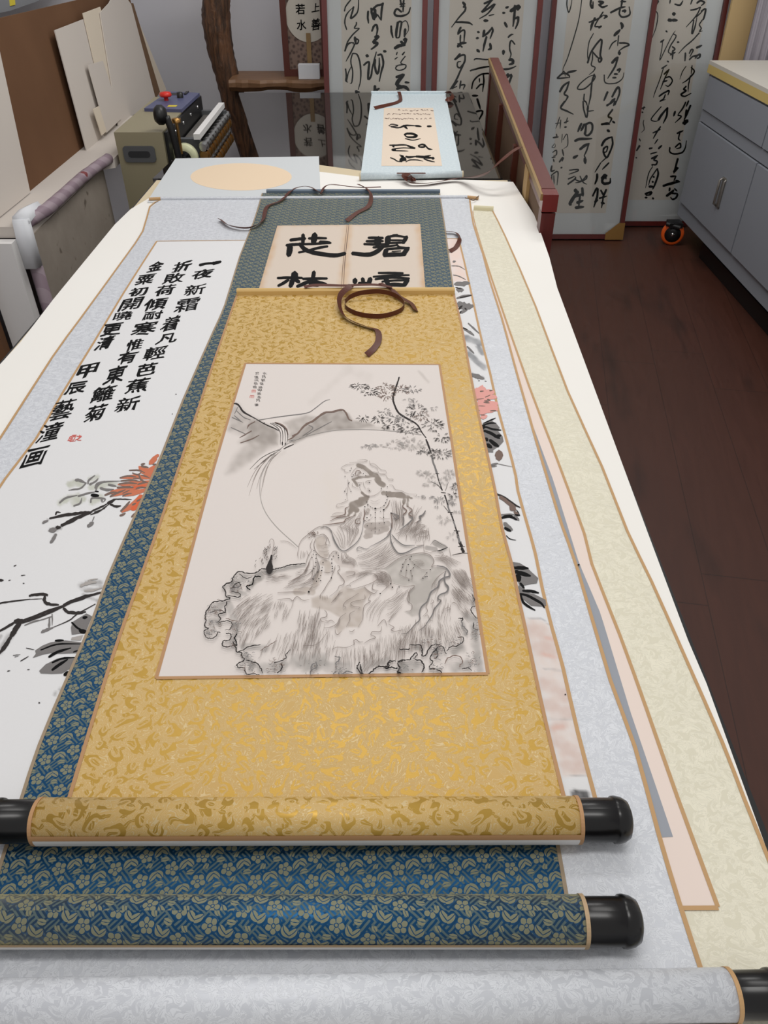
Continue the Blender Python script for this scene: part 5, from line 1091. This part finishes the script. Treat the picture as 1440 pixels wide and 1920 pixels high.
folds(H4, [0,300,140,270,240,200,330,140], [40,600,80,560,180,450,260,380], 9, 4, F_, .75)
folds(G4, [1100,240,990,350,900,480,880,620], [1280,330,1180,420,1120,520,1060,700], 8, 4, F_, .7)
ik.batch(*G4, F_, [[8,980,240,940,320,970,340,890,400,870,480,865,580,800,690],[8,560,200,500,300,440,360],[7,810,230,720,290,640,340,600,400,640,420,600,460],[7,890,250,890,310,760,340,700,370,740,410,830,420,800,440],[7,760,470,690,510,690,590,640,690],[8,340,700,430,690,520,640,560,560,640,500],[9,350,460,380,500,370,550,300,570,310,610,400,630],[8,360,600,400,610,440,595,485,630],[8,490,720,500,770,530,790,580,740],[9,740,860,750,910,740,930],[9,740,870,780,860,820,890,870,890],[9,970,790,1000,750,1100,750,1120,680],[9,970,790,1040,830,960,860,880,910],[8,680,740,720,750,760,720],[7,450,990,520,960,640,965,760,920],[6,60,940,250,920,400,740],[7,560,560,540,640,480,690]], **T3)
# mat of straw lines
def hatch(o, poly, n, ang, L, w=3.4, m=F_):
    q = np.array(Z(1, 0, 0, *[]) or [(poly[i], poly[i+1]) for i in range(0, len(poly), 2)], float); lo, hi = q.min(0), q.max(0); c = 0
    while c < n:
        x, y = random.uniform(lo[0], hi[0]), random.uniform(lo[1], hi[1]); ins = False
        for i in range(len(q)):
            (x0, y0), (x1, y1) = q[i], q[(i+1) % len(q)]
            if (y0 > y) != (y1 > y) and x < (x1-x0)*(y-y0)/(y1-y0)+x0: ins = not ins
        c += 1
        if not ins: continue
        a = ang(x, y)+random.uniform(-.09, .09); l = L*random.uniform(.5, 1.2); k = random.uniform(-.12, .12)
        ik.stroke([(o[0]+x/o[2], o[1]+y/o[2]), (o[0]+(x+l*.5*math.cos(a+k))/o[2], o[1]+(y+l*.5*math.sin(a+k))/o[2]), (o[0]+(x+l*math.cos(a))/o[2], o[1]+(y+l*math.sin(a))/o[2])], w/o[2], m, (.5, 1, .3), .1, 2)
hatch(F4, [640,810,900,830,900,1000,860,1050,870,1180,780,1230,600,1360,480,1380,420,1200,430,1000], 260, lambda x, y: math.pi-.55-.75*max(0, (y-850)/500), 120)
hatch(F4, [760,650,1260,540,1240,600,1000,650,900,700,760,720], 80, lambda x, y: -.12, 110)
hatch(F4, [1040,700,1340,640,1320,800,940,840], 37, lambda x, y: -.35, 120)
hatch(F4, [900,900,1150,900,1060,1100,900,1080], 37, lambda x, y: 1.9, 90)
hatch(F4, [1440,960,1250,1050,1150,1250,900,1300,760,1480,1440,1480], 204, lambda x, y: 1.75+.2*(1-(x-900)/500), 150)
hatch(G4, [0,430,220,460,330,600,480,800,620,960,520,1060,0,1080], 186, lambda x, y: 1.75, 160)
hatch(G4, [560,960,900,930,1100,780,1440,760,1440,1060,560,1120], 260, lambda x, y: 1.62, 150)
hatch(G4, [830,1180,1000,1050,1200,1000,1200,1120,900,1280], 55, lambda x, y: 2.2, 140)
hatch(H4, [200,600,460,540,700,580,960,560,980,760,760,860,200,900], 260, lambda x, y: 1.57-(x-560)*.0012, 130)
hatch(H4, [860,0,1110,0,1150,380,1000,520,920,400,850,180], 161, lambda x, y: .9, 110)
hatch(H4, [600,260,880,200,860,520,640,540], 55, lambda x, y: 1.7, 110)
# rock outlines
def rag(o, pts, w, m, amp=7):
    c = spline([(pts[i], pts[i+1]) for i in range(0, len(pts), 2)], 4)
    ik.stroke([(o[0]+(x+random.uniform(-amp, amp))/o[2], o[1]+(y+random.uniform(-amp, amp))/o[2]) for x, y in c], w/o[2], m, (.8, 1, .7), .45, 2)
rag(F4, [1270,480,1150,485,1050,510,960,530,890,550,760,545,700,580,580,595,500,570,430,620,400,690,300,745,330,800,340,860,380,890,320,910,200,930,150,970,110,1040,90,1100,100,1150,90,1220,130,1240,80,1270,100,1340,140,1355,210,1340,240,1290,270,1285], 13, D_)
rag(F4, [340,1300,390,1310,380,1370,310,1390,300,1435,350,1460,430,1440,470,1520,520,1520,520,1570,550,1610,470,1660,480,1700,550,1710,580,1770,700,1780,740,1810], 13, D_)
for o, pts, w_, m in ((F4, [740,630,670,640,640,720,570,745,620,790], 16, K_), (F4, [500,690,430,740,380,780], 14, D_), (F4, [360,860,490,870,500,830,400,810], 11, D_), (F4, [350,930,320,1000,330,1050,250,1080,270,1130,230,1180], 13, D_), (F4, [150,1060,250,1030,330,1050], 9, D_), (F4, [240,1180,340,1150,410,1180,390,1240,330,1260], 10, D_), (F4, [470,1300,440,1350,460,1440,410,1400], 14, K_), (F4, [480,1520,600,1460,740,1430], 11, D_), (F4, [740,1500,860,1430,930,1380], 8, B_), (F4, [900,1640,1030,1600,1040,1540,1090,1490], 10, D_), (F4, [580,1620,680,1640,740,1700,760,1760], 12, D_), (F4, [440,690,510,720,470,760,400,760], 9, D_), (F4, [500,600,560,650,640,640], 9, D_),
    (F4, [340,1120,400,1140,470,1160], 8, B_), (F4, [940,1760,1000,1700,980,1650], 14, D_), (F4, [1330,1760,1340,1680,1390,1650], 14, G_),
    (G4, [820,1160,790,1230,830,1300,890,1345,960,1310,1030,1250,1080,1220,1180,1220,1220,1150,1300,1140], 16, D_), (G4, [1180,1250,1260,1230,1330,1250], 18, K_), (G4, [830,1200,850,1290,880,1340], 20, D_), (G4, [1330,1180,1400,1140,1440,1140], 14, D_), (G4, [1330,1290,1380,1320,1430,1330], 22, K_), (G4, [490,1090,560,1100,540,1140,500,1180,510,1260], 16, G_), (G4, [160,1340,170,1270,250,1230,230,1160], 14, G_), (G4, [460,1350,480,1310,510,1290], 14, G_), (G4, [540,1300,560,1340,640,1290,720,1300], 18, G_),
    (H4, [330,880,460,890,490,960,490,1025,550,1010,570,940,640,880,720,880], 15, D_), (H4, [170,1100,240,1080,330,1070,400,990,430,1010,380,1060], 14, D_), (H4, [400,1070,470,1090,510,1160,490,1240], 18, D_), (H4, [0,1180,60,1150,60,1110,150,1090], 14, D_), (H4, [170,1130,200,1180,180,1250,260,1270], 20, D_), (H4, [810,960,850,910,930,900,1000,860,1020,790,940,790], 13, D_), (H4, [580,1180,620,1100,590,1050,650,960,740,900,800,1000], 14, D_), (H4, [590,1190,700,1200,740,1250], 18, D_), (H4, [970,1170,1010,1080,930,1020,820,1060,780,1120], 13, B_), (H4, [1000,1190,1080,1180,1120,1210], 12, D_), (H4, [1000,540,1010,640,1070,700,1060,750], 16, G_), (H4, [1170,380,1120,420,1150,500,1200,540], 11, D_), (H4, [1160,600,1150,660,1210,700], 12, D_), (H4, [1140,240,1165,300,1150,330], 10, D_), (H4, [640,920,690,980,680,1040,640,1060], 12, D_), (H4, [200,940,300,940,340,930], 12, D_), (H4, [960,545,1010,545,1000,580], 14, D_)):
    rag(o, pts, w_, m)
for cx, cy, rx, ry, n, o in ((430,740,120,90,40,F4),(210,1010,90,80,26,F4),(180,1160,80,70,22,F4),(160,1290,60,40,14,F4),(400,1400,70,50,16,F4),(640,1690,110,80,34,F4),(900,1700,130,90,34,F4),(560,1560,70,60,16,F4),(470,1240,60,110,20,F4),(260,1190,120,60,16,H4),(700,960,90,90,34,H4),(600,840,160,50,26,H4),(900,860,120,40,20,H4),(1150,1090,90,110,34,H4),(1180,700,60,140,24,H4),(690,1180,90,60,18,H4),(200,1250,160,80,18,G4),(560,1270,160,60,18,G4)):
    for _ in range(n):
        x, y = random.gauss(cx, rx*.5), random.gauss(cy, ry*.5); a = random.uniform(0, 6.28); l = random.uniform(14, 36)
        if (o is H4 and y > 1235) or (o is G4 and y > 1325): continue
        ik.stroke([(o[0]+x/o[2], o[1]+y/o[2]), (o[0]+(x+l*math.cos(a))/o[2], o[1]+(y+l*.6*math.sin(a))/o[2]), (o[0]+(x+l*1.4*math.cos(a+.8))/o[2], o[1]+(y+l*math.sin(a+.8))/o[2])], random.uniform(4, 8)/o[2], random.choice((G_, G_, L_, B_)), (.7, 1, .4), .3, 2)
# vase with willow
ik.poly(Z(*F4, 862,378,884,378,880,430,872,460,888,510,886,560,862,600,838,606,812,580,804,530,830,470,852,420), D_)
ik.batch(*F4, F_, [[6,876,378,890,300,900,230,880,192,855,200,840,240],[5,855,200,845,230],[5,750,545,720,550],[6,740,555,800,610,880,610,935,550]])
for cx, cy, n in ((800, 330, 14), (840, 290, 10), (920, 300, 10), (820, 380, 12), (770, 430, 8), (915, 370, 8), (700, 465, 3)):
    for _ in range(n):
        x, y = random.gauss(cx, 14), random.gauss(cy, 24); ik.batch(*F4, random.choice((D_, F_)), [[5, x, y, x-random.uniform(2, 12), y+random.uniform(8, 20), x-random.uniform(-4, 22), y+random.uniform(16, 30)]])
mb.build('painting', PMATS, go)
# ------------------------------------------------------------------ cursive writing on the framed panels
def finish(fr, batches, extra=None):
    o, mb, fn = fr
    def f2(px, py, off=0): return fn(px, py, off*1.2)
    ik = Ink(mb, f2)
    for org, data in batches: ik.batch(*org, 1, data, jit=.14, tp=(.8, .9, .45))
    if extra: extra(ik)
    mb.build('calligraphy_paper', [CPAPER, INK[0], INK[1], INK[7]], o)
finish(FR1, [((600, 0, 7.2), [[22,330,150,345,90,400,15,430,-20],[22,360,400,335,310,345,230,380,165,455,90],[28,455,90,440,150,415,230,425,245,480,200,515,130,520,-20],[22,490,300,490,330,465,380,530,380],[22,530,385,440,470,370,570,330,690],[40,470,500,485,590],[24,490,520,520,545,500,590,440,590],[24,470,590,430,680,350,830],[28,335,690,360,620,400,580,460,575],
 [26,440,720,500,735,535,830,550,960,545,1100,515,1210],[22,440,720,415,830,440,960,430,1110,405,1125],[26,345,930,355,1020,350,1090,375,1110],[18,360,1100,380,990,430,880],
 [34,650,150,645,230,655,315],[36,690,110,700,180,720,250,740,270],[36,690,150,760,80,830,60,850,40],[36,850,40,830,150,825,275],[40,700,180,760,200,740,250],[50,745,130,735,260],[22,780,200,825,275],[36,700,420,730,350,765,340,775,400,760,490],[44,740,500,790,490,720,570,775,580,740,630,690,665],[50,625,750,655,760],[34,590,880,640,840,665,850,655,950,650,1070,690,1020,710,900,760,700],[34,780,745,830,740,855,860,830,960,800,1100],[34,745,800,740,900,775,1000,800,900,800,780],[40,860,690,895,698],[46,740,1160,745,1220,800,1195],[30,725,1220,780,1215],
 [30,1080,60,1150,50],[30,1085,0,1100,90],[30,1130,0,1120,160],[22,1080,90,1150,80],[34,1100,160,1040,120,1005,170,1030,210,1110,215,1190,180,1220,100],[34,960,350,965,430,985,510],[30,1030,510,1040,400,1060,300,1100,300,1085,400,1070,500,1030,510],[40,1050,300,1020,490],[16,1100,310,1150,280,1180,310,1195,400,1150,480],[40,1150,390,1140,500],[46,1130,540,1160,530,1140,610],[54,1010,650,1080,615,1150,610],[40,1090,560,1140,600],[20,1030,740,1045,700],[24,1110,740,1145,700],[20,1010,800,1050,770],[20,1150,760,1090,850,1160,880,1140,930,1060,950,1020,920,1060,880,1150,870,1020,890],[46,1030,1040,1130,1010,1060,1080,1030,1140,1060,1150],[50,1130,1010,1040,1140,1100,1160],[36,1150,1110,1205,1115],[54,1040,1200,1110,1170,1170,1190,1200,1230],
 [40,480,1230,530,1260,500,1320],[40,1050,1260,1180,1280,1100,1400],[40,740,1270,760,1500],[26,470,1340,420,1460,500,1600],[40,1040,1480,1150,1460,1080,1600],[36,700,1560,800,1540],[30,370,1700,480,1660,440,1850],[40,720,1660,760,1900],[40,1050,1680,1150,1660,1060,1850]])])
finish(FR2, [((800, 0, 6.857), [[40,465,30,490,60,475,90],[28,470,90,500,90,490,140,420,220,320,350],[32,380,285,480,285,550,295,590,320],[34,440,350,400,430],[26,400,440,460,390,490,400,485,480,480,560],[24,435,450,430,560],[44,400,600,440,560,510,550],[24,400,560,450,600,460,610],[28,430,690,360,770,430,720,490,710,485,800,430,870,395,850,400,800,440,790],[28,485,800,430,920,380,1030,300,1150],[24,400,1040,340,1120,320,1140,390,1110],[26,440,1040,425,1140],[24,430,1100,490,1090,470,1150],
 [34,740,45,800,20,860,-10],[30,850,-10,740,120,710,155,790,110,880,50,790,170,680,240],[18,800,200,870,185],[42,740,265,790,265],[34,655,410,680,415],[34,640,490,670,490],[40,740,390,730,470],[30,840,350,850,400,815,500],[32,720,470,790,420,845,350],[34,770,470,745,560,725,660],[44,650,640,680,670],[40,815,560,825,620,790,640],[22,610,770,640,755,760,765,860,760],[26,560,910,640,885,760,860,900,850],[24,580,1140,600,1050,660,980,730,950,830,960,880,1100],[24,640,1140,690,1090,740,1080],[26,730,950,735,1050,720,1180],[20,680,1010,680,1060],
 [36,1020,100,1055,85],[34,980,165,1010,165],[40,1005,290,1035,350],[54,1080,140,1190,80,1170,130],[38,1135,70,1130,180,1110,340],[34,1140,240,1180,220,1170,300,1140,370],[28,1050,480,1080,450,1115,440],[24,1135,570,1090,520,1070,570,1070,640,1085,700,1060,780],[44,990,650,985,700],[30,950,810,940,860,980,890,1080,880,1150,850],[44,1060,770,1100,770,1110,810,1060,830],[36,1050,950,980,1030,1090,960,1060,1070,1040,1140],[44,1020,1110,1060,1110],
 [30,400,1200,460,1190],[26,430,1200,410,1350],[30,590,1230,660,1230],[34,650,1270,690,1400],[30,360,1380,460,1370,400,1500],[30,580,1450,720,1430,640,1600],[36,950,1250,1080,1230,1000,1380],[26,350,1600,450,1580,380,1800],[34,940,1480,1060,1460,980,1650],[30,560,1700,700,1680]])])
def fr3x(ik):
    ik.batch(1010, 190, 7.2, 2, [[14,285,210,260,290,230,370],[16,300,250,290,370],[14,225,300,300,290],[18,240,440,250,480],[24,195,490,270,480],[10,220,570,180,620,220,620,230,580],[18,190,690,240,660,240,720,200,740],[20,180,760,230,750],[20,200,780,210,820],[26,180,870,170,940,220,930],[20,170,1000,260,950,250,1130],[20,180,1000,170,1120],[16,205,1000,210,1120],[22,345,290,405,265],[18,390,220,370,300],[26,350,350,380,345],[12,320,440,310,560],[14,330,520,380,440,395,520,390,600,340,640],[22,320,650,340,740],[28,280,820,330,760,320,810],[26,300,900,320,890]])
    ik.batch(1010, 190, 7.2, 3, [[30,180,1200,180,1240],[30,180,1250,195,1290]])
finish(FR3, [((1020, 0, 7.2), [[18,315,-20,310,70,335,170,365,80,380,-20],[16,515,-30,480,220,420,460,320,780,265,910,255,960],[30,180,1055,240,1000,290,990,340,1020,350,1045],[24,180,1060,345,1045],[38,320,980,440,950],[18,240,1000,270,960,290,1030],[34,215,1240,260,1160,340,1100],[28,340,1100,310,1200,275,1270,320,1300,300,1350,240,1440],
 [34,640,-10,630,60,655,110,665,20],[40,740,20,800,30,750,70],[34,740,60,790,95,860,75],[34,770,20,760,80],[36,690,240,650,330,630,410],[28,610,300,720,260,810,200],[24,800,160,690,340,730,360,780,360],[34,820,210,850,220,810,250],[34,740,375,780,350],[16,670,450,610,570,590,730,600,850],[30,590,850,640,700,770,530,775,640,760,740,780,800,750,840,735,800,770,760],[24,650,690,720,770,770,800],[20,660,700,655,800,640,880,690,910,670,960,610,1010],[22,680,1000,690,1050,630,1130,540,1200,455,1200,490,1130,600,1040,680,1010],[26,680,1000,650,1110,630,1300,600,1440],[24,545,1270,540,1350,570,1380,590,1440],
 [30,1040,20,1110,20],[30,1060,-10,1040,110],[34,900,170,1020,110,1100,90],[30,1030,110,1020,190,1060,230,1130,215,1165,180,1150,90],[34,1060,150,1100,140,1090,170],[46,1040,310,1060,340,1050,390],[46,950,480,1030,400],[22,1010,480,995,620],[22,980,545,920,590,880,670],[28,1020,580,1100,580,1150,605,1080,640,1010,690],[46,1020,700,1020,740],[44,920,850,990,770],[30,1000,770,960,900,860,1060],[34,990,950,1030,930,1010,980],[30,950,1000,1000,1000],[30,930,1050,980,1050],[20,815,1010,820,1100,870,1130,980,1120,1060,1060,1080,980],[36,860,1240,810,1360],[34,920,1310,980,1200,1010,1180,1020,1260,960,1420],[46,900,1390,960,1330],[28,850,1420,920,1390]]),
 ((1010, 190, 7.2), [[30,350,0,300,90,380,130,470,175],[26,600,0,610,110,650,220,670,60,660,130,745,125],[40,580,300,530,410],[40,620,310,570,400],[34,600,330,690,290,725,320,720,400,670,460,620,440,640,370],[34,640,320,630,460],[42,490,535,560,510,720,505],[44,560,650,620,600,685,570],[26,680,570,650,660,615,740],[42,470,765,530,730],[48,625,770,630,840],[20,620,740,640,780],[22,415,930,520,920,530,940,410,985],[22,400,1050,490,1010],[28,395,1120,490,1050,500,1020],[22,500,1060,560,1080,610,1050,650,1000,640,1050,560,1090,500,1100],[20,560,1010,600,1090,650,1120],[54,500,1190,500,1210,530,1220],[54,530,1220,430,1370,440,1400],[44,590,1170,600,1280],[48,520,1370,600,1340],[44,480,1290,610,1250],[30,560,1280,540,1430],[50,500,1435,610,1425],
 [30,920,60,980,20],[34,1040,0,1010,60],[30,1000,110,940,200,985,230,960,290],[38,850,310,930,300,960,310],[34,1000,270,1030,295],[42,930,390,960,410],[38,850,600,900,520,990,480],[30,990,480,1000,580,960,690,920,760,880,700,880,640,930,610,915,680,870,690],[18,915,760,840,830],[20,840,830,760,960],[26,950,830,860,920],[36,790,980,790,1040,760,1120],[36,850,1040,900,990,910,1050],[40,920,1000,860,1060,880,1110,960,1100,970,1040],[30,730,1280,780,1180,800,1180],[36,800,1180,790,1290,745,1430],[40,760,1360,800,1330],[30,840,1200,890,1290],[34,915,1190,860,1310],[26,880,1260,850,1440],[40,850,1370,890,1380],[28,820,1310,920,1280]])], fr3x)
def fr4x(ik):
    ik.batch(1160, 190, 8, 2, [[24,340,110,400,90],[18,385,75,370,130],[28,350,160,370,170],[14,380,280,370,330,385,420,340,470],[20,310,560,330,600],[32,270,740,320,660,300,700],[24,260,840,275,855],[24,215,905,225,910],[20,190,940,200,1040,175,1110],[12,300,320,285,450]])
    ik.batch(1160, 190, 8, 3, [[26,130,1290,145,1300],[26,120,1360,140,1370]])
finish(FR4, [((1190, 0, 8.47), [[26,290,40,380,10,310,140],[20,290,190,340,180,370,250,340,440,280,600],[18,240,620,245,760,210,900,190,980],[24,570,-10,560,60],[34,640,65,720,80,770,10],[66,610,220,650,220],[66,540,320,600,320],[56,600,320,680,320],[34,500,490,520,510],[34,415,670,470,630],[18,450,640,430,800,400,960,480,800,600,560,650,490],[24,620,540,660,580,570,730,540,830,600,850],[38,680,670,710,670],[30,600,740,640,780,590,830],[34,570,870,650,830],[34,610,800,600,940],[30,520,970,545,985],[28,430,1090,520,1030],[18,460,1080,400,1270,330,1450,300,1550],[34,470,1180,550,1100],[24,550,1100,470,1270,410,1420],[26,480,1240,560,1220,600,1290,540,1370,490,1350],[34,450,1300,520,1280],[32,390,1530,460,1480,550,1440,530,1510],[26,490,1500,460,1570,400,1610,490,1580],
 [26,920,-10,890,70],[36,990,50,1050,10,1110,40,1060,90],[30,890,160,960,150,1050,110],[24,1050,110,980,250,820,430],[28,940,320,910,540,960,430,990,280],[32,1060,180,1130,140,1100,290,1060,330],[24,980,270,1080,180],[24,1070,330,1030,390,1060,450,1030,500,1080,490],[24,1030,520,920,640,800,740,700,850],[42,985,760,1070,720],[34,810,840,800,970],[30,870,850,900,790,930,800,880,900],[30,870,950,920,900,1000,880,960,930],[34,960,900,1040,860,1030,910,990,930],[16,820,1050,760,1140,720,1260],[22,915,1040,900,1180],[28,900,1070,950,1140,850,1260,760,1320],[22,890,1200,860,1340,850,1460],[34,820,1370,780,1420,820,1440,740,1500,800,1530,900,1480],[30,860,1600,820,1694]]),
 ((1160, 190, 8), [[20,640,80,520,220,490,280,560,300,620,270],[42,600,280,640,210,735,95],[34,735,95,720,220,670,330],[26,515,475,630,420],[28,630,380,570,470,520,560],[22,590,570,540,640],[32,460,710,510,700],[34,600,710,650,660],[24,480,790,580,760],[34,495,860,590,810],[28,570,830,530,880,580,900,560,950,500,950,510,970],[18,510,980,450,1090,405,1300],[22,580,1010,480,1160,450,1260],[32,580,1010,595,1100,540,1260,510,1320],[36,520,1130,540,1140],[36,510,1200,520,1220],[42,460,1280,530,1280],[38,400,1390,490,1360,470,1400,410,1410],[34,400,1445,430,1445],[42,510,1460,530,1455],
 [34,850,150,825,225],[28,1010,10,960,110,890,200],[28,890,210,940,230,850,320],[34,1080,60,1030,180,980,290],[42,1020,130,1000,250],[56,970,330,1030,290,990,350],[34,880,480,970,440],[24,920,470,900,560,930,590],[30,850,690,920,630,930,690,870,710],[28,770,690,770,760,840,790,950,770,1000,700,1020,590],[38,890,860,830,1080],[44,830,1060,890,990,840,1040],[34,780,1130,860,1120],[26,860,1120,830,1200],[46,670,1270,780,1235,920,1205],[34,860,1190,910,1200],[34,770,1300,760,1350],[46,720,1420,800,1360,830,1330],[34,800,1380,880,1390,860,1450,810,1470,780,1440],[28,840,1310,880,1350]])], fr4x)
